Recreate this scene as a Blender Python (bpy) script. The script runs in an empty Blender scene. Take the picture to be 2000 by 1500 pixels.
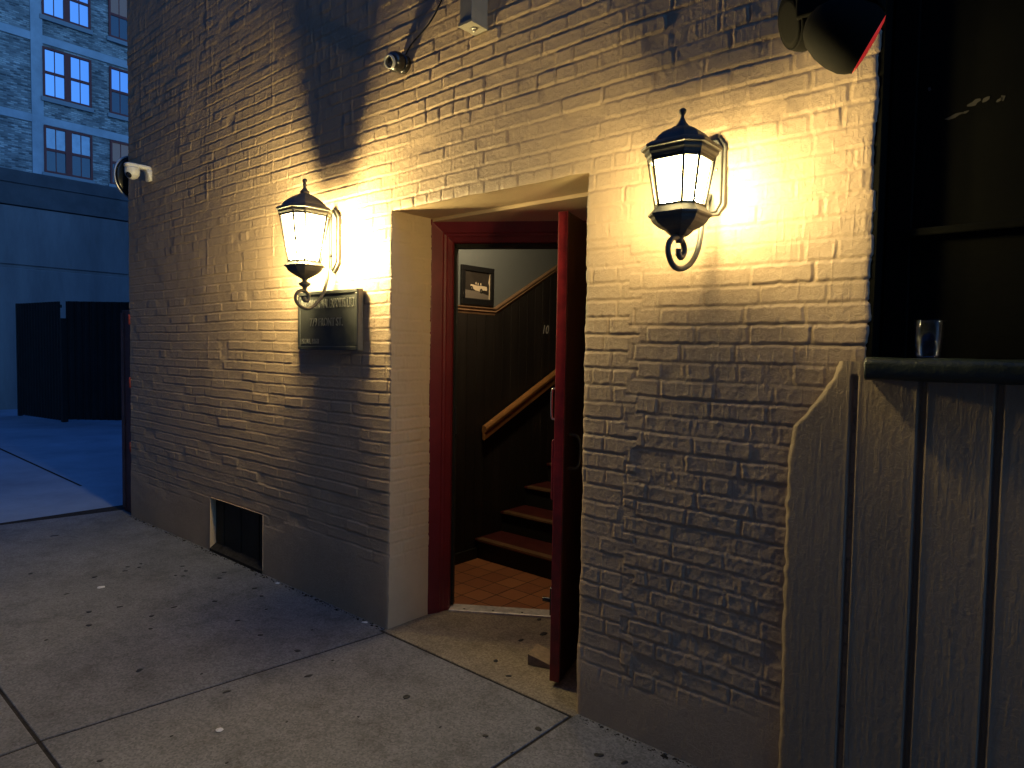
import bpy, bmesh, math, random
import numpy as np
from mathutils import Vector, Matrix

# ------------------------------------------------------------------ camera, sky, sun, exposure
scene = bpy.context.scene
COL = scene.collection
rad = math.radians
CAM_D, CAM_H = 2.281689, 1.517936
cam_data = bpy.data.cameras.new("camera")
cam = bpy.data.objects.new("camera", cam_data)
COL.objects.link(cam)
YAW, PITCH, ROLL = rad(-40.8238), rad(-2.77306), rad(0.934138)
fwd = Vector((math.sin(YAW) * math.cos(PITCH), math.cos(YAW) * math.cos(PITCH), math.sin(PITCH)))
rgt = Vector((math.cos(YAW), -math.sin(YAW), 0.0))
up = rgt.cross(fwd)
c_, s_ = math.cos(ROLL), math.sin(ROLL)
rgt2 = c_ * rgt + s_ * up
up2 = -s_ * rgt + c_ * up
rot = Matrix((rgt2, up2, -fwd)).transposed()
cam.matrix_world = Matrix.Translation((0, -CAM_D, CAM_H)) @ rot.to_4x4()
cam_data.sensor_fit = 'HORIZONTAL'
cam_data.sensor_width = 36.0
cam_data.lens = 1312.02 / 2000 * 36.0
cam_data.clip_start = 0.05
cam_data.clip_end = 2000
scene.camera = cam

SUN_EL, SUN_AZ = rad(30.0), rad(90.0)          # last glow of dusk, from the +X side
world = bpy.data.worlds.new("World")
scene.world = world
world.use_nodes = True
wn = world.node_tree
for n in list(wn.nodes):
    wn.nodes.remove(n)
w_out = wn.nodes.new('ShaderNodeOutputWorld')
w_bg = wn.nodes.new('ShaderNodeBackground')
w_sky = wn.nodes.new('ShaderNodeTexSky')
w_sky.sky_type = 'NISHITA'
w_sky.sun_disc = False
w_sky.sun_elevation = SUN_EL
w_sky.sun_rotation = SUN_AZ
w_mul = wn.nodes.new('ShaderNodeMixRGB')
w_mul.blend_type = 'MULTIPLY'
w_mul.inputs[0].default_value = 1.0
w_mul.inputs[2].default_value = (0.15, 0.44, 1.0, 1)    # camera balanced for the tungsten lamps: dusk reads deep blue
wn.links.new(w_sky.outputs[0], w_mul.inputs[1])
wn.links.new(w_mul.outputs[0], w_bg.inputs[0])
w_bg.inputs[1].default_value = 0.15
wn.links.new(w_bg.outputs[0], w_out.inputs[0])

LAMP_L_W, LAMP_R_W, HALL_W = 430.0, 112.0, 3.2
LAMP_COL = (1.0, 0.775, 0.335)
PANE_L, PANE_R = 140.0, 108.0

scene.view_settings.view_transform = 'Standard'
scene.view_settings.look = 'None'
scene.view_settings.exposure = 0.0
scene.view_settings.gamma = 1.0
scene.render.engine = 'CYCLES'
scene.cycles.use_denoising = True
scene.cycles.max_bounces = 8
scene.cycles.transparent_max_bounces = 16
scene.cycles.sample_clamp_indirect = 4.0
scene.cycles.caustics_reflective = False
scene.cycles.caustics_refractive = False

rng = np.random.RandomState(7)
random.seed(5)

# ------------------------------------------------------------------ materials
def mat(name, col, rough=0.6, spec=0.5, metal=0.0, vary=0.0, vscale=3.0, bump=0.0, bscale=60.0,
        bump2=0.0, bscale2=250.0, col2=None, stretch=(1, 1, 1), emit=None, estr=0.0, detail=6.0):
    m = bpy.data.materials.new(name)
    m.use_nodes = True
    nt = m.node_tree
    b = nt.nodes['Principled BSDF']
    b.inputs['Base Color'].default_value = (*col, 1)
    b.inputs['Roughness'].default_value = rough
    b.inputs['Specular IOR Level'].default_value = spec
    b.inputs['Metallic'].default_value = metal
    tc = nt.nodes.new('ShaderNodeTexCoord')
    mp = nt.nodes.new('ShaderNodeMapping')
    mp.inputs['Scale'].default_value = stretch
    nt.links.new(tc.outputs['Object'], mp.inputs[0])
    if vary > 0 or col2 is not None:
        no = nt.nodes.new('ShaderNodeTexNoise')
        no.inputs['Scale'].default_value = vscale
        no.inputs['Detail'].default_value = detail
        no.inputs['Roughness'].default_value = 0.65
        nt.links.new(mp.outputs[0], no.inputs['Vector'])
        rp = nt.nodes.new('ShaderNodeValToRGB')
        lo = col2 if col2 is not None else tuple(c * (1 - vary) for c in col)
        hi = col if col2 is not None else tuple(min(1, c * (1 + vary)) for c in col)
        rp.color_ramp.elements[0].position = 0.3
        rp.color_ramp.elements[1].position = 0.7
        rp.color_ramp.elements[0].color = (*lo, 1)
        rp.color_ramp.elements[1].color = (*hi, 1)
        nt.links.new(no.outputs[0], rp.inputs[0])
        nt.links.new(rp.outputs[0], b.inputs['Base Color'])
    last = None
    for amt, sc in ((bump, bscale), (bump2, bscale2)):
        if amt > 0:
            n2 = nt.nodes.new('ShaderNodeTexNoise')
            n2.inputs['Scale'].default_value = sc
            n2.inputs['Detail'].default_value = 4
            nt.links.new(mp.outputs[0], n2.inputs['Vector'])
            bm_ = nt.nodes.new('ShaderNodeBump')
            bm_.inputs['Strength'].default_value = 1.0
            bm_.inputs['Distance'].default_value = amt
            nt.links.new(n2.outputs[0], bm_.inputs['Height'])
            if last is not None:
                nt.links.new(last.outputs[0], bm_.inputs['Normal'])
            last = bm_
    if last is not None:
        nt.links.new(last.outputs[0], b.inputs['Normal'])
    if emit is not None:
        b.inputs['Emission Color'].default_value = (*emit, 1)
        b.inputs['Emission Strength'].default_value = estr
    return m

WALL_C = (0.47, 0.345, 0.23)
M = {}
M['paint'] = mat('painted_brick', WALL_C, 0.55, 0.4, vary=0.10, vscale=2.2, bump=0.0010, bscale=70, bump2=0.0006, bscale2=260)
def flaky(m, d1, d2):
    nt = m.node_tree; b = nt.nodes['Principled BSDF']; tc = nt.nodes['Texture Coordinate']
    prev = b.inputs['Normal'].links[0].from_socket
    def chain(h, dist, prev):
        bp = nt.nodes.new('ShaderNodeBump'); bp.inputs['Distance'].default_value = dist
        nt.links.new(h, bp.inputs['Height']); nt.links.new(prev, bp.inputs['Normal']); return bp.outputs[0]
    mp = nt.nodes.new('ShaderNodeMapping'); mp.inputs['Scale'].default_value = (1, 1, 0.10); nt.links.new(tc.outputs['Object'], mp.inputs[0])
    n = nt.nodes.new('ShaderNodeTexNoise'); n.inputs['Scale'].default_value = 90; n.inputs['Detail'].default_value = 3; nt.links.new(mp.outputs[0], n.inputs['Vector'])
    r = nt.nodes.new('ShaderNodeValToRGB'); r.color_ramp.elements[0].position = .56; r.color_ramp.elements[1].position = .72; nt.links.new(n.outputs[0], r.inputs[0])
    prev = chain(r.outputs[0], d1, prev)
    n = nt.nodes.new('ShaderNodeTexNoise'); n.inputs['Scale'].default_value = 42; n.inputs['Detail'].default_value = 7; n.inputs['Roughness'].default_value = .7; n.inputs['Distortion'].default_value = 1.2
    nt.links.new(tc.outputs['Object'], n.inputs['Vector'])
    r = nt.nodes.new('ShaderNodeValToRGB'); e = r.color_ramp.elements; e[0].position = .47; e[1].position = .53; nt.links.new(n.outputs[0], r.inputs[0])
    prev = chain(r.outputs[0], d2, prev)
    nt.links.new(prev, b.inputs['Normal'])
flaky(M['paint'], 0.0010, 0.0004)
M['paint_board'] = mat('painted_board', (0.34, 0.26, 0.175), 0.55, 0.4, vary=0.12, vscale=3.0, bump=0.0009, bscale=110, bump2=0.0005, bscale2=300, stretch=(1, 1, 0.4))
M['reveal'] = mat('reveal_paint', (0.55, 0.42, 0.25), 0.6, 0.35, vary=0.08, vscale=3, bump=0.001, bscale=50, bump2=0.0004, bscale2=200)
flaky(M['paint_board'], 0.0010, 0.0004)
M['red_frame'] = mat('red_frame_paint', (0.13, 0.013, 0.019), 0.38, 0.45, vary=0.2, vscale=6, bump=0.0006, bscale=30)
M['red'] = mat('red_gloss_paint', (0.27, 0.020, 0.026), 0.36, 0.45, col2=(0.12, 0.012, 0.014), vscale=16, bump=0.0006, bscale=30)
M['door_shade'] = mat('door_shade_tint', (0.035, 0.012, 0.011), 0.4, 0.5, vary=0.2, vscale=8, bump=0.0005, bscale=40)  # red door darkened in colour to put shade on its outer face
M['hatch_black'] = mat('hatch_black', (0.0032, 0.0035, 0.0024), 0.8, 0.08, vary=0.3, vscale=4, bump=0.001, bscale=40)
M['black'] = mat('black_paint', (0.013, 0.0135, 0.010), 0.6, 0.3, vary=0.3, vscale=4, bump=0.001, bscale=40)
M['spot_black'] = mat('spotlight_black', (0.005, 0.0052, 0.0045), 0.85, 0.08)
M['black_gloss'] = mat('black_plastic', (0.012, 0.012, 0.012), 0.25, 0.5)
M['ledge'] = mat('ledge_paint', (0.014, 0.021, 0.016), 0.38, 0.5, vary=0.3, vscale=10, bump=0.003, bscale=30, bump2=0.001, bscale2=120)
M['iron'] = mat('lamp_iron', (0.10, 0.10, 0.092), 0.5, 0.4, metal=0.15, vary=0.2, vscale=20, bump=0.0004, bscale=90)
M['bar_iron'] = mat('dark_lamp_iron', (0.035, 0.033, 0.03), 0.5, 0.4)
M['bronze'] = mat('plaque_bronze', (0.048, 0.051, 0.049), 0.45, 0.4, metal=0.15, vary=0.2, vscale=12, bump=0.0005, bscale=60)
M['bronze_edge'] = mat('plaque_edge', (0.16, 0.145, 0.12), 0.5, 0.4, metal=0.1, vary=0.2, vscale=20)
M['bronze_text'] = mat('plaque_lettering', (0.16, 0.16, 0.145), 0.45, 0.5, metal=0.1)
M['thresh'] = mat('worn_aluminium', (0.72, 0.68, 0.60), 0.5, 0.5, metal=0.5, vary=0.25, vscale=25)
M['chrome'] = mat('brushed_metal', (0.55, 0.52, 0.47), 0.32, 0.5, metal=1.0, vary=0.15, vscale=30)
M['dark_metal'] = mat('dark_metal', (0.05, 0.05, 0.05), 0.4, 0.5, metal=0.7)
M['white_plastic'] = mat('white_plastic', (0.66, 0.65, 0.62), 0.4, 0.5)
M['grey_box'] = mat('grey_channel', (0.24, 0.22, 0.18), 0.5, 0.4, vary=0.1, vscale=20, bump=0.0004, bscale=80)
M['wood'] = mat('varnished_wood', (0.33, 0.16, 0.05), 0.35, 0.5, vary=0.35, vscale=12, stretch=(1, 0.12, 1), bump=0.0003, bscale=80)
M['rail_wood'] = mat('moulding_wood', (0.20, 0.12, 0.06), 0.4, 0.5, vary=0.25, vscale=12)
M['wedge_wood'] = mat('old_wedge_wood', (0.28, 0.22, 0.15), 0.7, 0.3, vary=0.3, vscale=30, bump=0.001, bscale=60)
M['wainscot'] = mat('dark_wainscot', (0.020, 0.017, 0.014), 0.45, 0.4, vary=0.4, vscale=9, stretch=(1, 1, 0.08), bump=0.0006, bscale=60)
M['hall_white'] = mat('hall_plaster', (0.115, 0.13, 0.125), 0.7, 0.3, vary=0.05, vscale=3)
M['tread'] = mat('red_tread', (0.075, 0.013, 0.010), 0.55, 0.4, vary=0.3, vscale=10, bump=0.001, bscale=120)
M['post'] = mat('rusty_red_steel', (0.16, 0.075, 0.07), 0.6, 0.4, vary=0.3, vscale=5, bump=0.001, bscale=40)
M['post_red'] = mat('red_hinge', (0.30, 0.05, 0.035), 0.5, 0.4, vary=0.3, vscale=20)
M['gum'] = mat('trodden_gum', (0.022, 0.022, 0.024), 0.55, 0.4, vary=0.3, vscale=40)
M['litter'] = mat('white_scrap', (0.7, 0.68, 0.66), 0.6, 0.3)
M['cork'] = mat('dirt_joint', (0.035, 0.031, 0.027), 0.95, 0.1, vary=0.4, vscale=30, bump=0.003, bscale=80)

def sidewalk_mat(name, base, warm=1.0):
    m = mat(name, base, 0.75, 0.35, vary=0.16, vscale=1.6, bump=0.0010, bscale=120, bump2=0.0007, bscale2=420)
    nt = m.node_tree
    b = nt.nodes['Principled BSDF']
    tc = nt.nodes['Texture Coordinate']
    src = b.inputs['Base Color'].links[0].from_socket
    # aggregate speckle
    v = nt.nodes.new('ShaderNodeTexVoronoi'); v.inputs['Scale'].default_value = 130
    nt.links.new(tc.outputs['Object'], v.inputs['Vector'])
    r = nt.nodes.new('ShaderNodeValToRGB')
    r.color_ramp.elements[0].position = 0.0; r.color_ramp.elements[0].color = (0.55, 0.52, 0.5, 1)
    r.color_ramp.elements[1].position = 1.0; r.color_ramp.elements[1].color = (1.5, 1.47, 1.42, 1)
    bw = nt.nodes.new('ShaderNodeSeparateColor')
    nt.links.new(v.outputs['Color'], bw.inputs[0])
    nt.links.new(bw.outputs[0], r.inputs[0])
    mx = nt.nodes.new('ShaderNodeMixRGB'); mx.blend_type = 'MULTIPLY'; mx.inputs[0].default_value = 0.62
    nt.links.new(src, mx.inputs[1]); nt.links.new(r.outputs[0], mx.inputs[2])
    # stains
    n3 = nt.nodes.new('ShaderNodeTexNoise'); n3.inputs['Scale'].default_value = 5; n3.inputs['Detail'].default_value = 8
    n3.inputs['Roughness'].default_value = 0.75
    nt.links.new(tc.outputs['Object'], n3.inputs['Vector'])
    r3 = nt.nodes.new('ShaderNodeValToRGB')
    r3.color_ramp.elements[0].position = 0.34; r3.color_ramp.elements[0].color = (0.5, 0.48, 0.47, 1)
    r3.color_ramp.elements[1].position = 0.52; r3.color_ramp.elements[1].color = (1, 1, 1, 1)
    nt.links.new(n3.outputs[0], r3.inputs[0])
    m3 = nt.nodes.new('ShaderNodeMixRGB'); m3.blend_type = 'MULTIPLY'; m3.inputs[0].default_value = 0.7
    nt.links.new(mx.outputs[0], m3.inputs[1]); nt.links.new(r3.outputs[0], m3.inputs[2])
    nt.links.new(m3.outputs[0], b.inputs['Base Color'])
    return m
M['sidewalk'] = sidewalk_mat('sidewalk_concrete', (0.172, 0.176, 0.186))
M['recess_slab'] = sidewalk_mat('recess_concrete', (0.23, 0.195, 0.14))
M['alley'] = mat('alley_pavement', (0.30, 0.36, 0.45), 0.8, 0.3, vary=0.22, vscale=0.9, bump=0.002, bscale=40)  # blue tint in the base colour stands in for dusk light
M['far_concrete'] = mat('stained_concrete', (0.34, 0.315, 0.30), 0.8, 0.3, vary=0.25, vscale=1.3, stretch=(1, 1, 0.25), bump=0.004, bscale=14)
M['far_cap'] = mat('wall_cap', (0.19, 0.18, 0.175), 0.8, 0.3, vary=0.25, vscale=1.5, bump=0.004, bscale=14)
M['gate'] = mat('dark_corrugated', (0.020, 0.022, 0.020), 0.55, 0.4, vary=0.3, vscale=2)
M['win_frame'] = mat('oxblood_frame', (0.20, 0.028, 0.02), 0.5, 0.4)
M['column'] = mat('pale_concrete_frame', (0.46, 0.48, 0.50), 0.8, 0.3, vary=0.22, vscale=0.7, bump=0.01, bscale=6)
M['stone_sill'] = mat('stone_sill', (0.30, 0.31, 0.32), 0.8, 0.3)
M['lens'] = mat('lens_glass', (0.01, 0.01, 0.012), 0.08, 0.6)
M['ring'] = mat('lens_ring', (0.32, 0.32, 0.30), 0.35, 0.5)
M['mirror_rim'] = mat('mirror_rim', (0.55, 0.57, 0.6), 0.3, 0.5, metal=0.6)
M['red_lens'] = mat('red_lens', (0.5, 0.02, 0.02), 0.3, 0.5, emit=(1.0, 0.05, 0.04), estr=0.35)
M['picture_print'] = mat('photo_print', (0.035, 0.03, 0.024), 0.35, 0.5, vary=0.4, vscale=9)
M['print_pale_glare'] = mat('photo_pale_and_glare', (0.62, 0.52, 0.34), 0.4, 0.4)  # pale car, and the painted reflection strip beside it
M['print_grey'] = mat('photo_grey', (0.16, 0.14, 0.11), 0.4, 0.4)
M['chip'] = mat('bare_chip', (0.07, 0.065, 0.05), 0.8, 0.2)
M['chalk'] = mat('chalk', (0.34, 0.34, 0.30), 0.8, 0.2)
M['sky_blocker'] = mat('brown_brick', (0.16, 0.12, 0.09), 0.8, 0.3, vary=0.2, vscale=2)
M['roof_felt'] = mat('roof_felt', (0.06, 0.06, 0.06), 0.9, 0.2)

def far_brick():
    m = mat('far_brick', (0.3, 0.3, 0.3), 0.85, 0.3)
    nt = m.node_tree; b = nt.nodes['Principled BSDF']; tc = nt.nodes['Texture Coordinate']
    sx = nt.nodes.new('ShaderNodeSeparateXYZ'); nt.links.new(tc.outputs['Object'], sx.inputs[0])
    cx = nt.nodes.new('ShaderNodeCombineXYZ')
    nt.links.new(sx.outputs['Y'], cx.inputs[0]); nt.links.new(sx.outputs['Z'], cx.inputs[1])
    br = nt.nodes.new('ShaderNodeTexBrick')
    br.inputs['Color1'].default_value = (0.62, 0.58, 0.52, 1)
    br.inputs['Color2'].default_value = (0.13, 0.12, 0.115, 1)
    br.inputs['Mortar'].default_value = (0.33, 0.32, 0.31, 1)
    br.inputs['Scale'].default_value = 1.0
    br.inputs['Brick Width'].default_value = 0.26
    br.inputs['Row Height'].default_value = 0.085
    br.inputs['Mortar Size'].default_value = 0.014
    br.inputs['Bias'].default_value = -0.05
    nt.links.new(cx.outputs[0], br.inputs['Vector'])
    no = nt.nodes.new('ShaderNodeTexNoise'); no.inputs['Scale'].default_value = 1.1; no.inputs['Detail'].default_value = 7
    nt.links.new(cx.outputs[0], no.inputs['Vector'])
    rp = nt.nodes.new('ShaderNodeValToRGB')
    rp.color_ramp.elements[0].position = 0.3; rp.color_ramp.elements[0].color = (0.55, 0.55, 0.55, 1)
    rp.color_ramp.elements[1].position = 0.7; rp.color_ramp.elements[1].color = (1.25, 1.25, 1.25, 1)
    nt.links.new(no.outputs[0], rp.inputs[0])
    mx = nt.nodes.new('ShaderNodeMixRGB'); mx.blend_type = 'MULTIPLY'; mx.inputs[0].default_value = 1
    nt.links.new(br.outputs['Color'], mx.inputs[1]); nt.links.new(rp.outputs[0], mx.inputs[2])
    nt.links.new(mx.outputs[0], b.inputs['Base Color'])
    bp = nt.nodes.new('ShaderNodeBump'); bp.inputs['Distance'].default_value = 0.02
    nt.links.new(br.outputs['Fac'], bp.inputs['Height']); bp.invert = True
    nt.links.new(bp.outputs[0], b.inputs['Normal'])
    return m
M['far_brick'] = far_brick()

def tile_mat():
    m = mat('quarry_tile', (0.3, 0.1, 0.04), 0.4, 0.5, bump=0.0005, bscale=60)
    nt = m.node_tree; b = nt.nodes['Principled BSDF']; tc = nt.nodes['Texture Coordinate']
    br = nt.nodes.new('ShaderNodeTexBrick'); br.offset = 0.0
    br.inputs['Color1'].default_value = (0.40, 0.165, 0.065, 1)
    br.inputs['Color2'].default_value = (0.30, 0.115, 0.05, 1)
    br.inputs['Mortar'].default_value = (0.05, 0.028, 0.016, 1)
    br.inputs['Scale'].default_value = 1.0
    br.inputs['Brick Width'].default_value = 0.152
    br.inputs['Row Height'].default_value = 0.152
    br.inputs['Mortar Size'].default_value = 0.0035
    nt.links.new(tc.outputs['Object'], br.inputs['Vector'])
    nt.links.new(br.outputs['Color'], b.inputs['Base Color'])
    return m
M['tile'] = tile_mat()

def pane_mat(strength):
    m = bpy.data.materials.new('lit_frosted_pane'); m.use_nodes = True
    nt = m.node_tree
    for n in list(nt.nodes): nt.nodes.remove(n)
    o = nt.nodes.new('ShaderNodeOutputMaterial')
    e = nt.nodes.new('ShaderNodeEmission'); e.inputs[0].default_value = (*LAMP_COL, 1); e.inputs[1].default_value = strength
    t = nt.nodes.new('ShaderNodeBsdfTransparent'); t.inputs[0].default_value = (0.95, 0.95, 0.95, 1)
    mx = nt.nodes.new('ShaderNodeMixShader'); mx.inputs[0].default_value = 0.62
    nt.links.new(e.outputs[0], mx.inputs[1]); nt.links.new(t.outputs[0], mx.inputs[2])
    nt.links.new(mx.outputs[0], o.inputs[0])
    return m
M['pane_tall'] = pane_mat(PANE_L)
M['pane_squat'] = pane_mat(PANE_R)

def bulb_mat():
    m = bpy.data.materials.new('glowing_bulb'); m.use_nodes = True
    nt = m.node_tree
    for n in list(nt.nodes): nt.nodes.remove(n)
    o = nt.nodes.new('ShaderNodeOutputMaterial')
    e = nt.nodes.new('ShaderNodeEmission'); e.inputs[0].default_value = (1.0, 0.82, 0.55, 1); e.inputs[1].default_value = 12.0
    nt.links.new(e.outputs[0], o.inputs[0])
    return m
M['bulb'] = bulb_mat()
M['hall_globe'] = mat('glowing_globe', (0.8, 0.7, 0.5), 0.5, 0.3, emit=(1, .75, .4), estr=3)

def cup_mat():
    m = bpy.data.materials.new('clear_plastic'); m.use_nodes = True
    nt = m.node_tree
    for n in list(nt.nodes): nt.nodes.remove(n)
    o = nt.nodes.new('ShaderNodeOutputMaterial')
    g = nt.nodes.new('ShaderNodeBsdfGlossy'); g.inputs['Roughness'].default_value = 0.08
    g.inputs[0].default_value = (0.9, 0.9, 0.95, 1)
    t = nt.nodes.new('ShaderNodeBsdfTransparent'); t.inputs[0].default_value = (0.95, 0.95, 0.96, 1)
    f = nt.nodes.new('ShaderNodeFresnel'); f.inputs[0].default_value = 1.5
    mx = nt.nodes.new('ShaderNodeMixShader')
    fm = nt.nodes.new('ShaderNodeMath'); fm.operation = 'MULTIPLY'; fm.inputs[1].default_value = 0.4; nt.links.new(f.outputs[0], fm.inputs[0])
    nt.links.new(fm.outputs[0], mx.inputs[0]); nt.links.new(t.outputs[0], mx.inputs[1]); nt.links.new(g.outputs[0], mx.inputs[2])
    nt.links.new(mx.outputs[0], o.inputs[0])
    return m
M['cup'] = cup_mat()
M['win_sky'] = mat('coated_window_glass', (0.34, 0.45, 0.62), 0.03, 0.5, metal=1.0)
M['win_dim'] = mat('dim_window_glass', (0.05, 0.07, 0.09), 0.08, 0.8, metal=0.25)
M['win_curtain'] = mat('curtained_glass', (0.30, 0.36, 0.42), 0.12, 0.6, metal=0.35, vary=0.2, vscale=2)
M['win_warm'] = mat('dimly_lit_glass', (0.12, 0.11, 0.09), 0.15, 0.5, emit=(1.0, 0.72, 0.42), estr=0.035)

# ------------------------------------------------------------------ helpers
class MB:
    """collects geometry, builds it as ONE mesh object"""
    def __init__(self):
        self.v, self.f, self.s, self.mi = [], [], [], []
    def add(self, verts, faces, smooth=False, mi=0):
        o = len(self.v)
        self.v.extend([tuple(map(float, p)) for p in verts])
        for f in faces:
            self.f.append(tuple(i + o for i in f)); self.s.append(smooth); self.mi.append(mi)
        return self
    def box(self, a, b, mi=0):
        x0, y0, z0 = a; x1, y1, z1 = b
        vs = [(x0, y0, z0), (x1, y0, z0), (x1, y1, z0), (x0, y1, z0), (x0, y0, z1), (x1, y0, z1), (x1, y1, z1), (x0, y1, z1)]
        return self.add(vs, [(0, 3, 2, 1), (4, 5, 6, 7), (0, 1, 5, 4), (1, 2, 6, 5), (2, 3, 7, 6), (3, 0, 4, 7)], mi=mi)
    def obox(self, o, ax, ay, az, mi=0):
        """box from corner o with edge vectors"""
        o, ax, ay, az = map(Vector, (o, ax, ay, az))
        vs = [o, o + ax, o + ax + ay, o + ay, o + az, o + ax + az, o + ax + ay + az, o + ay + az]
        return self.add(vs, [(0, 3, 2, 1), (4, 5, 6, 7), (0, 1, 5, 4), (1, 2, 6, 5), (2, 3, 7, 6), (3, 0, 4, 7)], mi=mi)
    def loft(self, rings, cap=True, smooth=False, mi=0, closed=True):
        n = len(rings[0]); vs = [p for r in rings for p in r]; fs = []
        for i in range(len(rings) - 1):
            for j in range(n if closed else n - 1):
                k = (j + 1) % n
                fs.append((i * n + j, i * n + k, (i + 1) * n + k, (i + 1) * n + j))
        if cap:
            fs.append(tuple(range(n))[::-1]); fs.append(tuple((len(rings) - 1) * n + j for j in range(n)))
        return self.add(vs, fs, smooth, mi)
    def lathe(self, prof, c, axis=(0, 0, 1), seg=24, smooth=True, mi=0, cap=True):
        a = Vector(axis).normalized()
        u = a.orthogonal().normalized(); w = a.cross(u); c = Vector(c)
        rings = [[c + a * z + (u * math.cos(2 * math.pi * k / seg) + w * math.sin(2 * math.pi * k / seg)) * r for k in range(seg)] for z, r in prof]
        return self.loft(rings, cap, smooth, mi)
    def tube(self, pts, r, seg=10, mi=0):
        pts = [Vector(p) for p in pts]; rings = []
        t0 = (pts[1] - pts[0]).normalized(); u = t0.orthogonal().normalized()
        for i, p in enumerate(pts):
            t = (pts[min(i + 1, len(pts) - 1)] - pts[max(i - 1, 0)]).normalized()
            u = (u - t * u.dot(t)).normalized(); w = t.cross(u)
            rr = r[i] if hasattr(r, '__len__') else r
            rings.append([p + (u * math.cos(2 * math.pi * k / seg) + w * math.sin(2 * math.pi * k / seg)) * rr for k in range(seg)])
        return self.loft(rings, True, True, mi)
    def build(self, name, mats, parent=None, origin=(0, 0, 0), bevel=0.0, bseg=2):
        me = bpy.data.meshes.new(name)
        org = Vector(parent['org']) if parent is not None else Vector(origin)
        me.from_pydata([tuple(Vector(p) - org) for p in self.v], [], self.f)
        if not isinstance(mats, (list, tuple)): mats = [mats]
        for m in mats: me.materials.append(m)
        me.polygons.foreach_set('use_smooth', self.s); me.polygons.foreach_set('material_index', self.mi)
        bm = bmesh.new(); bm.from_mesh(me)
        bmesh.ops.recalc_face_normals(bm, faces=bm.faces)
        if bevel > 0:
            ed = [e for e in bm.edges if len(e.link_faces) == 2 and e.calc_face_angle(0) > 0.5]
            bmesh.ops.bevel(bm, geom=ed, offset=bevel, segments=bseg, profile=0.5, affect='EDGES', clamp_overlap=True)
        bm.to_mesh(me); bm.free()
        return link(name, me, parent, org)

def link(name, me, parent, org):
    o = bpy.data.objects.new(name, me); COL.objects.link(o)
    if parent is not None:
        o.parent = parent; o['org'] = parent['org']
    else:
        o.location = org; o['org'] = tuple(org)
    return o

def thing(name, label, cat, loc, group=None, kind=None):
    o = bpy.data.objects.new(name, None); COL.objects.link(o)
    o.location = loc; o['org'] = tuple(map(float, loc)); o['label'] = label; o['category'] = cat
    o.empty_display_size = 0.1
    if group: o['group'] = group
    if kind: o['kind'] = kind
    return o
def tag(o, label, cat, group=None, kind=None):
    o['label'] = label; o['category'] = cat
    if group: o['group'] = group
    if kind: o['kind'] = kind
    return o

def spline(pts, n=8):
    P = [Vector(p) for p in pts]; out = []
    for i in range(len(P) - 1):
        p0, p1, p2, p3 = P[max(i - 1, 0)], P[i], P[i + 1], P[min(i + 2, len(P) - 1)]
        for k in range(n):
            t = k / n
            out.append(0.5 * ((2 * p1) + (p2 - p0) * t + (2 * p0 - 5 * p1 + 4 * p2 - p3) * t * t + (3 * p1 - p0 - 3 * p2 + p3) * t ** 3))
    out.append(P[-1]); return out

def fast_mesh(name, V, F, mats, parent=None, org=(0, 0, 0), smooth=True):
    org = np.array(parent['org'] if parent is not None else org, float)
    me = bpy.data.meshes.new(name)
    V = (np.asarray(V, np.float64) - org).astype(np.float32); F = np.asarray(F, np.int32)
    me.vertices.add(len(V)); me.vertices.foreach_set('co', V.ravel())
    me.loops.add(F.size); me.loops.foreach_set('vertex_index', F.ravel())
    me.polygons.add(len(F)); me.polygons.foreach_set('loop_start', np.arange(0, F.size, 4, dtype=np.int32))
    me.polygons.foreach_set('use_smooth', np.full(len(F), smooth))
    if not isinstance(mats, (list, tuple)): mats = [mats]
    for m in mats: me.materials.append(m)
    me.update(calc_edges=True); me.validate()
    return link(name, me, parent, Vector(org))

# value noise on numpy arrays
def _h(ix, iz, seed):
    n = (ix.astype(np.int64) * 374761393 + iz.astype(np.int64) * 668265263 + seed * 1442695041) & 0x7fffffff
    n = ((n ^ (n >> 13)) * 1274126177) & 0x7fffffff
    n = ((n ^ (n >> 16)) * 668265263) & 0x7fffffff
    return ((n ^ (n >> 15)) & 0xffff) / 65535.0
def vn(x, z, seed=0):
    ix = np.floor(x); iz = np.floor(z); fx = x - ix; fz = z - iz
    fx = fx * fx * (3 - 2 * fx); fz = fz * fz * (3 - 2 * fz)
    a = _h(ix, iz, seed); b = _h(ix + 1, iz, seed); c = _h(ix, iz + 1, seed); d = _h(ix + 1, iz + 1, seed)
    return (a + (b - a) * fx) * (1 - fz) + (c + (d - c) * fx) * fz - 0.5
def fbm(x, z, seed=0, o=4):
    r = 0; a = 1.0
    for i in range(o):
        r = r + a * vn(x * 2 ** i, z * 2 ** i, seed + i * 17); a *= 0.55
    return r
def sstep(a, b, x):
    t = np.clip((x - a) / (b - a), 0, 1); return t * t * (3 - 2 * t)

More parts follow.
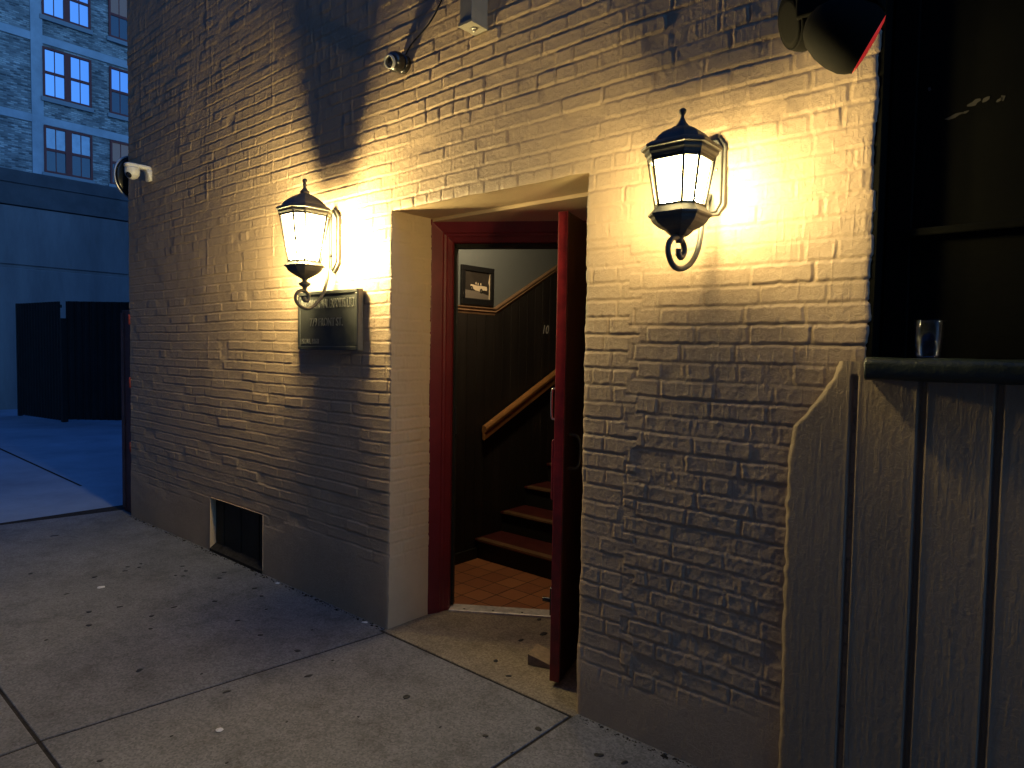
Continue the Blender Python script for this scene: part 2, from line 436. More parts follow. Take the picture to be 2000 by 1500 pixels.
# ------------------------------------------------------------------ brick relief
CH = 0.0677
def brick_field(X, Z, phase=0.0, seed=1, rough=0.0, deep=1.0):
    """height of thickly painted brickwork (metres, 0 = brick face)"""
    Zw = Z + phase + 0.010 * vn(X * 1.3, Z * 1.1, seed + 3) + 0.006 * vn(X * 5, Z * 2.5, seed + 4) + 0.0022 * vn(X * 30, Z * 20, seed + 5)
    Xw = X + 0.004 * vn(X * 12, Z * 30, seed + 6) + 0.0025 * vn(X * 45, Z * 45, seed + 7)
    row = np.floor(Zw / CH).astype(int)
    v = Zw - row * CH
    d = np.zeros_like(X); off = np.zeros_like(X); jd = np.zeros_like(X); tilt = np.zeros_like(X); wear = np.zeros_like(X)
    for r in range(row.min(), row.max() + 1):
        k = row == r
        if not k.any(): continue
        rg = np.random.RandomState(seed * 1000 + r + 500)
        header = (r % 6 == 3)
        L = []; x = -7.4 + rg.rand() * 0.1 + (0.1 if r % 2 else 0)
        while x < 2.2:
            L.append(x)
            if header: x += 0.102 + rg.randn() * 0.006
            else: x += (0.205 + rg.randn() * 0.008) if rg.rand() > 0.07 else 0.11 + rg.randn() * .01
        L = np.array(L); n = len(L)
        xx = Xw[k]; i = np.clip(np.searchsorted(L, xx) - 1, 0, n - 2)
        mv = 0.0035 + 0.002 * rg.rand(n)
        dx = np.minimum(xx - L[i] - mv[i], L[i + 1] - mv[i + 1] - xx)
        dz = np.minimum(v[k], CH - v[k]) - 0.0038
        a = 0.006
        mn = np.minimum(dx, dz); mx_ = np.maximum(dx, dz)
        dd = np.where(mx_ < a, mn - 0.5 * np.maximum(a - mx_, 0) * np.clip(1 - (mn / a), 0, 1), mn)
        d[k] = dd
        vert = dx < dz
        jv = 0.35 + 0.9 * rg.rand(n)
        jd[k] = np.where(vert, jv[i] * 0.75, 1.0)
        ofs = rg.randn(n) * 0.0010; tl = rg.randn(n) * 0.008; wr = rg.rand(n)
        off[k] = ofs[i] + tl[i] * (v[k] - CH / 2)
        wear[k] = wr[i]
    d = d + 0.0045 * vn(X * 60, Z * 60, seed + 8) + 0.003 * vn(X * 130, Z * 130, seed + 9) - rough * 0.006 * np.abs(vn(X * 35, Z * 35, seed + 10))
    p = sstep(-0.0035, 0.006, d)
    jdepth = (0.0016 + 0.0029 * np.clip(0.5 + 1.3 * vn(X * 2.3, Z * 9, seed + 11), 0, 1)) * jd * deep
    lip = 0.0011 * np.exp(-((d - 0.006) / 0.004) ** 2)
    h = -(1 - p) * jdepth + p * off + lip
    h = h + p * (0.0011 * fbm(X * 28, Z * 28, seed + 12, 3)) * (1 + 1.2 * rough) + 0.0009 * fbm(X * 90, Z * 90, seed + 13, 2) * (1 + 1.2 * rough)
    # heavily spalled bricks
    sp = (wear > 0.88) * (0.35 + 0.25 * rough)
    h = h - sp * p * (0.003 + 0.006 * np.abs(vn(X * 22, Z * 22, seed + 14)))
    return h

def seg(pts, steps):
    out = []
    for i in range(len(pts) - 1):
        n = max(1, int(round((pts[i + 1] - pts[i]) / steps[i])))
        out.append(np.linspace(pts[i], pts[i + 1], n + 1)[:-1])
    out.append([pts[-1]]); return np.concatenate(out)

RX0, RX1, RZ = -2.832, -1.585, 2.250            # doorway recess in the wall plane
VX0, VX1, VZ0, VZ1 = -4.910, -4.150, 0.022, 0.402
WX0, WX1, WTOP = -6.422, -0.524, 5.2

def wall_height(X, Z):
    rough = 0.6 * sstep(-1.42, -1.36, X) * sstep(1.45, 1.0, Z)
    h = brick_field(X, Z, 0.0, 1, rough, 1.0)
    # toothed-in strip beside the doorway with its own coursing
    st = (X > RX1 - 0.001) & (X < -1.378 + 0.012 * vn(X * 0, Z * 14, 91) + 0.05 * (np.floor(Z / CH) % 2))
    hs = brick_field(X, Z, 0.031, 5, 0.0, 1.1)
    h = np.where(st & (Z < 1.95), hs, h)
    # paint drips and old runs, strongest high up on the left
    up_ = sstep(2.1, 3.0, Z) * sstep(-2.2, -3.4, X) + 0.35 * sstep(1.9, 2.4, Z)
    dr = vn(X * 75, Z * 5, 31) + 0.6 * vn(X * 150, Z * 9, 32)
    h = h + up_ * 0.0022 * np.clip(dr - 0.22, 0, 1) * 2.2
    # a ragged run of mortar under the roof, top middle
    h = h + 0.006 * sstep(2.95, 3.3, Z) * np.clip(vn(X * 26, Z * 7, 41), 0, 1) * sstep(-4.6, -3.8, X) * sstep(-2.4, -3.0, X)
    # vertical ridges left by former downpipes
    for xr, zr0 in ((-4.93, 1.3), (-4.02, 1.9)):
        h = h + 0.004 * np.exp(-((X - xr - 0.006 * vn(X * 0, Z * 3, 51)) / 0.006) ** 2) * sstep(zr0, zr0 + 0.3, Z) * (0.6 + vn(X * 0, Z * 6, 52))
    # smooth rendered plinth
    zb = 0.36 + 0.16 * vn(X * 1.4, X * 0, 61) + 0.07 * vn(X * 6, X * 0, 62) - 0.10 * sstep(-1.7, -1.4, X) + 0.02 * vn(X * 20, Z * 20, 63)
    w = sstep(zb - 0.06, zb + 0.05, Z)
    pl = 0.0035 + 0.004 * fbm(X * 3, Z * 3, 64, 3) + 0.0007 * fbm(X * 30, Z * 30, 65, 2)
    h = w * h + (1 - w) * pl
    h = h + 0.010 * vn(X * 0.8, Z * 0.8, 70) + 0.004 * vn(X * 3, Z * 3, 71)
    # worn arrises at the openings
    def edge(dist): return -0.006 * np.exp(-np.clip(dist, 0, 1) / 0.007)
    dxr = np.where((Z < RZ), np.minimum(np.abs(X - RX0), np.abs(X - RX1)), 1)
    h = h + edge(dxr)
    h = h + edge(np.where((X > RX0) & (X < RX1), np.abs(Z - RZ), 1)) * 0.8
    h = h + edge(np.abs(X - WX1)) * 1.2
    return h

def jag(Z, seed):
    return 0.007 * vn(Z * 13, Z * 0, seed) + 0.004 * vn(Z * 50, Z * 0, seed + 1)

def build_front_wall(parent):
    xs = seg([WX0, -4.91, -4.15, RX0, RX1, WX1], [0.0095, 0.0085, 0.0065, 0.006, 0.0042])
    zs = seg([-0.03, VZ0, VZ1, RZ, 3.3, WTOP], [0.006, 0.0055, 0.0052, 0.0055, 0.0095])
    X, Z = np.meshgrid(xs, zs)
    Hh = wall_height(X, Z)
    # ragged vertical edges
    Xd = X.copy()
    near = np.exp(-np.abs(X - WX1) / 0.03); Xd += near * (jag(Z, 81) + 0.010 * (vn(np.floor(Z / CH) * 1.7, Z * 0, 85)) - 0.003)
    near = np.where(Z < RZ + 0.02, np.exp(-np.abs(X - RX0) / 0.02), 0); Xd += near * jag(Z, 82)
    near = np.where(Z < RZ + 0.02, np.exp(-np.abs(X - RX1) / 0.02), 0); Xd += near * jag(Z, 83)
    Zd = Z + np.where((X > RX0 - .02) & (X < RX1 + .02), np.exp(-np.abs(Z - RZ) / 0.02), 0) * 0.006 * vn(X * 12, X * 0, 84)
    V = np.stack([Xd.ravel(), -Hh.ravel(), Zd.ravel()], 1)
    nx, nz = len(xs), len(zs)
    I, J = np.meshgrid(np.arange(nx - 1), np.arange(nz - 1))
    xc = (xs[:-1] + xs[1:]) / 2; zc = (zs[:-1] + zs[1:]) / 2
    XC, ZC = np.meshgrid(xc, zc)
    keep = ~(((XC > RX0) & (XC < RX1) & (ZC < RZ)) | ((XC > VX0) & (XC < VX1) & (ZC > VZ0) & (ZC < VZ1)))
    a = (J * nx + I)[keep]
    F = np.stack([a, a + 1, a + nx + 1, a + nx], 1)
    return fast_mesh('front_wall', V, F, M['paint'], parent)

def grid_face(P, nu, nv):
    I, J = np.meshgrid(np.arange(nu - 1), np.arange(nv - 1)); a = (J * nu + I).ravel()
    return np.stack([a, a + 1, a + nu + 1, a + nu], 1)

# ------------------------------------------------------------------ the main building
bld = thing('brick_building', 'tan painted brick building with open red door and two lit wall lanterns', 'building', (-3.0, 0.0, 0.0))
build_front_wall(bld)

mb = MB()      # plain upper wall, left flank, roof: beyond the picture
mb.box((WX0, 0.0, WTOP), (6.0, 0.4, 12.0))
mb.box((WX0, 0.03, -0.05), (WX0 + 0.35, 16.0, WTOP))
mb.box((WX0, 0.4, WTOP), (WX0 + 0.35, 16.0, 12.0))
mb.box((WX1 + 2.02, 0.0, -0.05), (6.0, 0.4, WTOP))
mb.build('outer_wall', M['paint'], bld)
MB().box((WX0 + 0.35, 0.4, 11.7), (6.0, 16, 11.9)).build('roof', M['roof_felt'], bld)

# left reveal of the doorway (painted brick seen at a slant)
JY = 0.288
ys = np.linspace(0, JY + 0.06, 60); zs = seg([-0.02, RZ + 0.01], [0.0065])
Y, Z = np.meshgrid(ys, zs)
hr = brick_field(Y * 1.0 - 2.0, Z, 0.012, 9, 0.0, 0.9) * 1.0 + 0.004 * vn(Y * 4, Z * 4, 95)
hr = hr * sstep(0.28, 0.42, Z) + 0.002 * fbm(Y * 6, Z * 6, 96) * (1 - sstep(0.28, 0.42, Z))
e0 = wall_height(np.full(len(zs), RX0), zs); j0 = jag(zs, 82)
fall = np.exp(-Y / 0.02)
Xr = RX0 + hr * (1 - fall) + j0[:, None] * fall
Yr = Y + (-e0[:, None]) * fall
V = np.stack([Xr.ravel(), Yr.ravel(), Z.ravel()], 1)
fast_mesh('reveal', V, grid_face(V, len(ys), len(zs)), M['reveal'], bld)
mb = MB()
# right reveal + dark return behind the door leaf
e1 = float(np.mean(wall_height(np.full(50, RX1), np.linspace(0.1, 2.2, 50))))
zz = seg([-0.02, RZ + 0.01], [0.02]); jr = jag(zz, 83); er = wall_height(np.full(len(zz), RX1), zz)
yy = [0.0, 0.012, 0.04, 0.5, 1.06]
Vr = []; 
for i, z in enumerate(zz):
    for y in yy:
        f_ = math.exp(-y / 0.02); Vr.append((RX1 + jr[i] * f_, y - er[i] * f_, z))
Fr = grid_face(None, len(yy), len(zz))
fast_mesh('reveal', np.array(Vr), Fr, M['reveal'], bld)
# soffit in two levels
xs_ = np.linspace(RX0 - 0.01, RX1 + 0.01, 160); hs_ = wall_height(xs_, np.full(160, RZ)); zs_ = RZ + 0.006 * vn(xs_ * 12, xs_ * 0, 84)
mb.add([(x, y, z) for x, h_, z_ in zip(xs_, hs_, zs_) for y, z in ((-h_, z_), (-h_ + 0.006, z_ + 0.001), (0.05, RZ + 0.002))],
       [(3 * k + j, 3 * k + 3 + j, 3 * k + 4 + j, 3 * k + 1 + j) for k in range(159) for j in (0, 1)], True)
mb.box((RX0 - 0.02, 0.045, RZ + 0.002), (RX1 + 0.02, 0.29, RZ + 0.30))
fpr = lambda a_, o_: (-2.795 + 0.8326 * a_ - 0.5538 * o_, 0.425 + 0.5538 * a_ + 0.8326 * o_)
foot = [(RX0 - 0.2, 0.29), (RX1 + 0.02, 0.29), (RX1 + 0.02, 1.14), fpr(1.02, 0.06), fpr(-0.25, 0.06)]
mb.loft([[(x, y, RZ - 0.016) for x, y in foot], [(x, y, RZ + 0.30) for x, y in foot]], True)
mb.build('soffit', M['reveal'], bld)
# return wall right of the frame
ux, uy = 0.8326, 0.5538          # door frame direction in plan
nxp, nyp = -0.5538, 0.8326       # into the hall
P0 = Vector((-2.795, 0.425, 0))
def fp(al, off, z): return Vector((P0.x + ux * al + nxp * off, P0.y + uy * al + nyp * off, z))
mb = MB()
p, q = fp(0.975, -0.09, 0), fp(0.975, 0.15, 0)
mb.add([p, (RX1 + 0.01, 1.05, 0), (RX1 + 0.01, 1.2, 0), q] + [(v[0], v[1], RZ) for v in (p, (RX1 + 0.01, 1.05), (RX1 + 0.01, 1.2), q)],
       [(0, 1, 5, 4), (1, 2, 6, 5), (2, 3, 7, 6), (3, 0, 4, 7)])
mb.build('return_wall', M['reveal'], bld)

# door frame: one moulded profile swept round the opening
prof = [(0.16, -0.094), (0.104, -0.095), (0.050, -0.054), (0.046, -0.045), (0.034, -0.037), (0.028, -0.028), (0.006, -0.010), (0.0, 0.0), (0.0, 0.07), (0.16, 0.07)]
DW, DH = 0.868, 2.131
rings = []
rings.append([fp(-d, o, -0.01) for d, o in prof]); rings.append([fp(-d, o, DH + min(d, 0.118)) for d, o in prof])
rings.append([fp(DW + d, o, DH + min(d, 0.118)) for d, o in prof]); rings.append([fp(DW + d, o, -0.01) for d, o in prof])
mb = MB(); mb.loft(rings, cap=True)
frame = mb.build('door_frame', M['red_frame'], bld, bevel=0.0015)
mb = MB()   # black stop and weatherstrip inside the frame
mb.obox(fp(0.001, 0.02, 0.02), Vector((ux, uy, 0)) * 0.014, Vector((nxp, nyp, 0)) * 0.045, (0, 0, DH - 0.022))
mb.obox(fp(0.001, 0.02, DH - 0.026), Vector((ux, uy, 0)) * (DW - 0.002), Vector((nxp, nyp, 0)) * 0.045, (0, 0, 0.024))
mb.build('weather_strip', M['black'], frame)
mb = MB(); mb.obox(fp(0.014, 0.022, 1.03), Vector((ux, uy, 0)) * 0.004, Vector((nxp, nyp, 0)) * 0.04, (0, 0, 0.16))
mb.build('strike_plate', M['dark_metal'], frame)
# threshold with screws
mb = MB()
mb.obox(fp(0.0, -0.035, -0.004), Vector((ux, uy, 0)) * DW, Vector((nxp, nyp, 0)) * 0.10, (0, 0, 0.016))
thr = mb.build('threshold', M['thresh'], bld, bevel=0.005)
for k in range(5):
    MB().lathe([(0, 0.007), (0.0012, 0.006)], fp(0.09 + 0.17 * k, -0.008, 0.0121), seg=12).build('screw', M['dark_metal'], thr)

# door leaf, open about ninety degrees into the recess
F0 = Vector((-1.810, 0.106, 0)); du = Vector((-0.307, 0.9517, 0)); dn = Vector((0.9517, 0.307, 0))   # du: free edge -> hinge, dn: outer side
DT, DL, DZ0, DZ1 = 0.045, 0.838, 0.022, 2.137
mb = MB(); mb.obox(F0 + Vector((0, 0, DZ0)), du * DL, dn * DT, (0, 0, DZ1 - DZ0))
door = mb.build('door', M['red'], bld, bevel=0.004)
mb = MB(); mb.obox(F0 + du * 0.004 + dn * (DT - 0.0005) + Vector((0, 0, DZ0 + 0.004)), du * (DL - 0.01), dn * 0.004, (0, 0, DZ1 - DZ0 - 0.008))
mb.build('shade_skin', M['door_shade'], door)  # thin dark sheet paints the shade on the outer face
mb = MB()   # bow handle, outside
hb = F0 + du * 0.075 + dn * DT
mb.tube(spline([hb + Vector((0, 0, 1.145)), hb + dn * 0.045 + Vector((0, 0, 1.135)), hb + dn * 0.058 + Vector((0, 0, 1.07)), hb + dn * 0.045 + Vector((0, 0, 1.0)), hb + Vector((0, 0, 0.99))], 8), 0.008)
mb.build('pull_handle', M['dark_metal'], door)
mb = MB()   # loop handle, inside
hb = F0 + du * 0.10
mb.tube(spline([hb + Vector((0, 0, 1.352)), hb - dn * 0.035 + Vector((0, 0, 1.35)), hb - dn * 0.048 + Vector((0, 0, 1.335)), hb - dn * 0.048 + Vector((0, 0, 1.225)), hb - dn * 0.035 + Vector((0, 0, 1.208)), hb + Vector((0, 0, 1.205))], 6), 0.005)
mb.build('loop_handle', M['chrome'], door)
mb = MB(); mb.obox(F0 + du * 0.012 - dn * 0.016 + Vector((0, 0, 0.85)), du * 0.10, dn * 0.0165, (0, 0, 0.275))
mb.build('lock_cover', M['red'], door, bevel=0.006)
mb = MB(); mb.obox(F0 + du * 0.035 - dn * 0.018 + Vector((0, 0, 0.31)), du * 0.04, dn * 0.0185, (0, 0, 0.13))
mb.tube([F0 + du * 0.055 - dn * 0.015 + Vector((0, 0, 0.375)), F0 + du * 0.055 - dn * 0.058 + Vector((0, 0, 0.375))], 0.011)
mb.build('floor_bolt', M['black_gloss'], door, bevel=0.002)
mb = MB(); mb.obox(F0 + du * 0.05 - dn * 0.016 + Vector((0, 0, 1.945)), du * 0.03, dn * 0.0165, (0, 0, 0.03))
mb.build('closer_arm', M['chrome'], door, bevel=0.003)
for z in (0.25, 1.05, 1.85):
    MB().lathe([(0, 0.009), (0.11, 0.009)], F0 + du * (DL + 0.006) + dn * 0.02 + Vector((0, 0, z)), seg=10).build('hinge', M['dark_metal'], door)

# basement vent
mb = MB()
vd = 0.07
mb.add([(VX0, -0.006, VZ0), (VX0, vd, VZ0 + 0.05), (VX0, vd, VZ1 + 0.01), (VX0, -0.004, VZ1)], [(0, 1, 2, 3)])
mb.add([(VX1, -0.006, VZ0), (VX1, vd, VZ0 + 0.05), (VX1, vd, VZ1 + 0.01), (VX1, -0.004, VZ1)], [(0, 1, 2, 3)])
mb.add([(VX0, -0.004, VZ1), (VX1, -0.004, VZ1), (VX1, vd, VZ1 + 0.01), (VX0, vd, VZ1 + 0.01)], [(0, 1, 2, 3)])
vent = mb.build('basement_opening', M['paint'], bld)
mb = MB()
mb.add([(VX0, -0.008, VZ0 - 0.002), (VX1, -0.008, VZ0 - 0.002), (VX1, vd, VZ0 + 0.05), (VX0, vd, VZ0 + 0.05), (VX0, -0.008, -0.03), (VX1, -0.008, -0.03)], [(0, 1, 2, 3), (4, 5, 1, 0)])
mb.build('sill', M['cork'], vent)
mb = MB()
for k in range(6):
    x0 = VX0 + (VX1 - VX0) * k / 6
    mb.box((x0 + 0.003, vd - 0.03 + 0.004 * (k % 2), VZ0), (x0 + (VX1 - VX0) / 6 - 0.003, vd, VZ1 + 0.02))
mb.build('blocking_board', M['black'], vent)

# vertical board panelling at the right, under the bar hatch
PX1 = 1.5
xs = seg([-0.80, -0.1, PX1], [0.0036, 0.012]); zs = seg([-0.03, 1.505], [0.0062])
X, Z = np.meshgrid(xs, zs)
edge = np.interp(zs, [0, 1.17, 1.291, 1.33, 1.388, 1.448, 1.505], [-0.742, -0.748, -0.737, -0.70, -0.660, -0.622, -0.604])
Xe = X - (edge[:, None] + 0.006 * vn(X * 0, Z * 3, 201) + 0.006 * vn(X * 25, Z * 35, 202))
Pm = sstep(-0.024, 0.012, Xe + 0.006 * vn(X * 30, Z * 30, 209))
hp = 0.017 + 0.0004 * fbm(X * 9, Z * 2, 203, 2) + 0.0020 * np.clip(vn(X * 130, Z * 95, 204) - 0.25, 0, 1) + 0.0005 * vn(X * 190, Z * 6, 205) + 0.0004 * fbm(X * 120, Z * 70, 206, 2)
for g in [-0.556 + 0.1835 * k for k in range(12)]:
    gx = g + 0.004 * (Z - 1.0) * 0 + 0.0012 * vn(Z * 6, Z * 0, 207)
    gd = np.abs(X - gx)
    hp = hp - 0.019 * sstep(0.0105, 0.0065, gd) * (Z < 1.46) + 0.0012 * np.exp(-((gd - 0.013) / 0.004) ** 2)
hp = Pm * hp + (1 - Pm) * (-0.022)
V = np.stack([X.ravel(), -hp.ravel(), Z.ravel()], 1)
fast_mesh('board_panelling', V, grid_face(V, len(xs), len(zs)), M['paint_board'], bld)

# bar hatch: black board set back in the opening, black ledge in front
mb = MB()
mb.box((WX1 - 0.03, 0.006, 1.5), (WX1 + 0.010, 0.34, 5.2)); mb.box((WX1 - 0.03, 0.10, 1.49), (1.5, 0.14, 5.2))
mb.box((-0.508, 0.078, 1.5), (-0.44, 0.10, 5.2)); mb.box((-0.44, 0.086, 3.05), (1.5, 0.10, 3.2))
mb.box((0.55, 0.078, 1.5), (0.62, 0.10, 5.2))
hatch = mb.build('bar_hatch', M['hatch_black'], bld, bevel=0.003)
mb = MB(); mb.box((-0.44, 0.062, 1.885), (1.45, 0.10, 1.910)); mb.build('hatch_rail', M['hatch_black'], hatch, bevel=0.005)
mb = MB()
for (x, z, a, b) in ((-0.295, 2.262, .018, .010), (-0.268, 2.268, .014, .008), (-0.236, 2.258, .012, .006), (-0.228, 2.262, .008, .010), (-0.345, 2.235, .026, .006), (-0.315, 2.241, .010, .004), (-0.41, 2.33, .006, .008)):
    n = 9; ang = [2 * math.pi * k / n for k in range(n)]
    ring = [(x + a * math.cos(t) * random.uniform(.5, 1.1), 0.0985, z + b * math.sin(t) * random.uniform(.5, 1.1) + 0.25 * a * math.cos(t)) for t in ang]
    MB().add(ring, [tuple(range(n))]).build('chipped_patch', M['chip'], hatch)
# ledge with hand-worn surface
xs = np.linspace(-0.512, 1.5, 300)
sec = [(0.10, 1.452), (-0.075, 1.451), (-0.092, 1.456), (-0.100, 1.470), (-0.101, 1.498), (-0.094, 1.512), (-0.075, 1.518), (0.10, 1.5185)]
V = []
for x in xs:
    for k, (y, z) in enumerate(sec):
        n1 = vn(np.array([x * 14.0]), np.array([k * 1.3]), 301)[0] * 0.006 + vn(np.array([x * 45.0]), np.array([k * 2.3]), 302)[0] * 0.003
        V.append((x, y - (n1 if 0 < k < 7 else 0), z + n1 * 0.5))
mb = MB(); mb.loft([V[i * 8:(i + 1) * 8] for i in range(len(xs))], True, True)
mb.build('hatch_ledge', M['ledge'], bld)

# ------------------------------------------------------------------ hallway behind the door
XL = -3.377
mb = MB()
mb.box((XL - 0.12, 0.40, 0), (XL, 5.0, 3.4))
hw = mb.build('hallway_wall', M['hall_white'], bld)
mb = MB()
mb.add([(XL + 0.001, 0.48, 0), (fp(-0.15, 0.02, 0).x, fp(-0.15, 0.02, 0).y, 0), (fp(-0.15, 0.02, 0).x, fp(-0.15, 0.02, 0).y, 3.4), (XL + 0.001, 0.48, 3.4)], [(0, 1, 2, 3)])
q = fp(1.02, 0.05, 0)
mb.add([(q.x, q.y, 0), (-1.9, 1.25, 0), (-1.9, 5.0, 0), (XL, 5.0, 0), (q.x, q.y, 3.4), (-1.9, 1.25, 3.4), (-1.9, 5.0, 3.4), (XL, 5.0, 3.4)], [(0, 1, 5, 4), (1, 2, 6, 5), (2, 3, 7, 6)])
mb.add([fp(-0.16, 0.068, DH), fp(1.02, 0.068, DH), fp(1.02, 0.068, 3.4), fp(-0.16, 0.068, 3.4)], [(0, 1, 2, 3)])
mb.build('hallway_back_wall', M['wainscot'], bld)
mb = MB(); mb.box((XL - 0.1, 0.3, 2.605), (-1.5, 2.2, 2.7)); mb.box((XL - 0.1, 2.2, 3.4), (-1.5, 5.1, 3.5)); mb.box((XL - 0.1, 2.2, 2.605), (-1.5, 2.24, 3.4)); mb.build('hallway_ceiling', M['hall_white'], bld)
# wainscot of vertical dark boards, its top following the stair
def rail_z(y): return 1.826 if y < 1.399 else 1.826 + (y - 1.399) * 0.523
mb = MB(); y = 0.45
while y < 4.9:
    y1 = y + 0.095
    zt0, zt1 = min(rail_z(y), 3.38), min(rail_z(y1 - 0.004), 3.38)
    b = [(XL, y, 0), (XL + 0.014, y + 0.003, 0), (XL + 0.014, y1 - 0.003, 0), (XL, y1, 0)]
    t = [(XL, y, zt0), (XL + 0.014, y + 0.003, zt0), (XL + 0.014, y1 - 0.003, zt1), (XL, y1, zt1)]
    mb.add(b + t, [(0, 1, 5, 4), (1, 2, 6, 5), (2, 3, 7, 6), (4, 5, 6, 7)]); y = y1
mb.build('wainscot', M['wainscot'], hw)
prof = [(0, -0.045), (0.016, -0.045), (0.022, -0.030), (0.030, -0.022), (0.024, -0.012), (0.036, 0.0), (0.036, 0.008), (0, 0.010)]
mb = MB(); mb.loft([[(XL + a, yy_, rail_z(yy_) + b) for a, b in prof] for yy_ in (0.45, 1.399, 4.3)], True)
mb.build('chair_rail', M['rail_wood'], hw)
mb = MB(); mb.box((XL + 0.012, 0.45, 0), (XL + 0.032, 1.235, 0.082)); mb.build('baseboard', M['black'], hw, bevel=0.004)
fl = MB().add([(XL, 0.30, 0.003), (fp(-.12, .0, 0).x, fp(-.12, .0, 0).y, 0.003), (fp(1.0, .0, 0).x, fp(1.0, .0, 0).y, 0.003), (-1.9, 1.3, 0.003), (XL, 1.3, 0.003)], [(0, 1, 2, 3, 4)]).build('hallway_floor', M['tile'], None, origin=(XL + 0.02, 1.239, 0.003))
fl['kind'] = 'structure'

stairs = thing('staircase', 'dark stairs with red treads climbing inside the open doorway', 'stairs', (-2.65, 1.24, 0))
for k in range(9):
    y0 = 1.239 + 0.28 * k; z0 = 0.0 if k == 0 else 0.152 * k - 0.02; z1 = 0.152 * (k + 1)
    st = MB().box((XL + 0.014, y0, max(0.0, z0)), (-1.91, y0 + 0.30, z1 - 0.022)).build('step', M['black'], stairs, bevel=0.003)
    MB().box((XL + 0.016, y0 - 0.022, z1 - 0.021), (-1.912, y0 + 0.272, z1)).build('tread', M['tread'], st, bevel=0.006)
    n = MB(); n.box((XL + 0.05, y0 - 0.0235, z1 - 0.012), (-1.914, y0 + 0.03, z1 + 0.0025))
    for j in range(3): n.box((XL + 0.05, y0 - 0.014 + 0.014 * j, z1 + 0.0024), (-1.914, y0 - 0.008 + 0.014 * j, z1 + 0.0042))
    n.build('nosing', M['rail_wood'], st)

hr = thing('handrail', 'brown varnished wooden handrail rising along the stair wall', 'handrail', (XL, 1.26, 0.9))
def hz(y): return 0.955 + (y - 1.262) * 0.47
sec = [(0.040, -0.085), (0.062, -0.085), (0.066, -0.050), (0.058, -0.036), (0.076, -0.022), (0.080, 0.0), (0.070, 0.018), (0.050, 0.024), (0.034, 0.016), (0.030, -0.02), (0.038, -0.036)]
mb = MB(); mb.loft([[(XL + a, y, hz(y) + b) for a, b in sec] for y in (1.262, 2.6, 4.2)], True)
mb.build('rail', M['wood'], hr, bevel=0.002)
for y in (1.5, 2.4, 3.3):
    b = MB(); b.tube([(XL + 0.014, y, hz(y) - 0.13), (XL + 0.045, y, hz(y) - 0.12), (XL + 0.052, y, hz(y) - 0.084)], 0.007); b.lathe([(0, 0.025), (0.006, 0.02)], (XL + 0.0142, y, hz(y) - 0.13), (1, 0, 0), 14)
    b.build('bracket', M['dark_metal'], hr)

pic = thing('framed_photo', 'black framed night photograph of a pale car on the hallway wall', 'picture', (XL, 1.22, 1.98))
mb = MB(); y0, y1, z0, z1, t = 1.053, 1.386, 1.845, 2.121, 0.034
mb.box((XL + 0.001, y0, z0), (XL + 0.022, y1, z0 + t * 1.3)); mb.box((XL + 0.001, y0, z1 - t * 1.1), (XL + 0.022, y1, z1))
mb.box((XL + 0.001, y0, z0 + t * 1.3), (XL + 0.022, y0 + t, z1 - t * 1.1)); mb.box((XL + 0.001, y1 - t, z0 + t * 1.3), (XL + 0.022, y1, z1 - t * 1.1))
mb.build('frame', M['black_gloss'], pic, bevel=0.003)
mb = MB(); mb.box((XL + 0.002, y0 + t, z0 + t), (XL + 0.010, y1 - t, z1 - t))
pr = mb.build('print', M['picture_print'], pic)
mb = MB(); X_ = XL + 0.0112
def pp(pts, mi): mb.add([(X_, y0 + a, z0 + b) for a, b in pts], [tuple(range(len(pts)))], mi=mi)
pp([(0.09, 0.140), (0.10, 0.146), (0.165, 0.140), (0.215, 0.142), (0.262, 0.140), (0.268, 0.118), (0.262, 0.108), (0.235, 0.112), (0.222, 0.108), (0.205, 0.112), (0.190, 0.100), (0.140, 0.106), (0.118, 0.118), (0.10, 0.120)], 0)
pp([(0.285, 0.05), (0.297, 0.05), (0.297, 0.235), (0.290, 0.225), (0.280, 0.17), (0.288, 0.15)], 0)  # pale strip paints a reflection on the picture glass
for (a, b) in ((0.150, 0.158), (0.172, 0.153), (0.20, 0.154)): pp([(a - .006, b - .010), (a + .005, b - .010), (a + .003, b + .008), (a - .004, b + .008)], 0)
X_ = XL + 0.0108
pp([(0.036, 0.048), (0.297, 0.048), (0.297, 0.075), (0.16, 0.10), (0.036, 0.105)], 1)
for (a, b) in ((0.205, 0.104), (0.105, 0.118)):
    X_ = XL + 0.0116; pp([(a + 0.016 * math.cos(t_ / 6 * math.pi), b + 0.018 * math.sin(t_ / 6 * math.pi)) for t_ in range(12)], 2)
    X_ = XL + 0.0120; pp([(a + 0.007 * math.cos(t_ / 6 * math.pi), b + 0.008 * math.sin(t_ / 6 * math.pi)) for t_ in range(12)], 1)
mb.build('car_image_and_glare', [M['print_pale_glare'], M['print_grey'], M['black']], pr)

def text_mesh(s, size, depth):
    cu = bpy.data.curves.new('t', 'FONT'); cu.body = s; cu.size = size; cu.extrude = depth; cu.bevel_depth = 0.0; cu.resolution_u = 3
    o = bpy.data.objects.new('t', cu); COL.objects.link(o)
    bpy.context.view_layer.update()
    me = bpy.data.meshes.new_from_object(o.evaluated_get(bpy.context.evaluated_depsgraph_get()))
    bpy.data.objects.remove(o); bpy.data.curves.remove(cu)
    return np.array([v.co[:] for v in me.vertices]), [tuple(p.vertices) for p in me.polygons]
v, f = text_mesh("10", 0.10, 0.0006)
v = v - v.min(0); v[:, 0] += 0.25 * v[:, 1]
MB().add([(XL + 0.016 + p[2], 1.98 + p[0] * 0.9, 1.665 + p[1]) for p in v], f).build('chalk_mark', M['chalk'], hw)

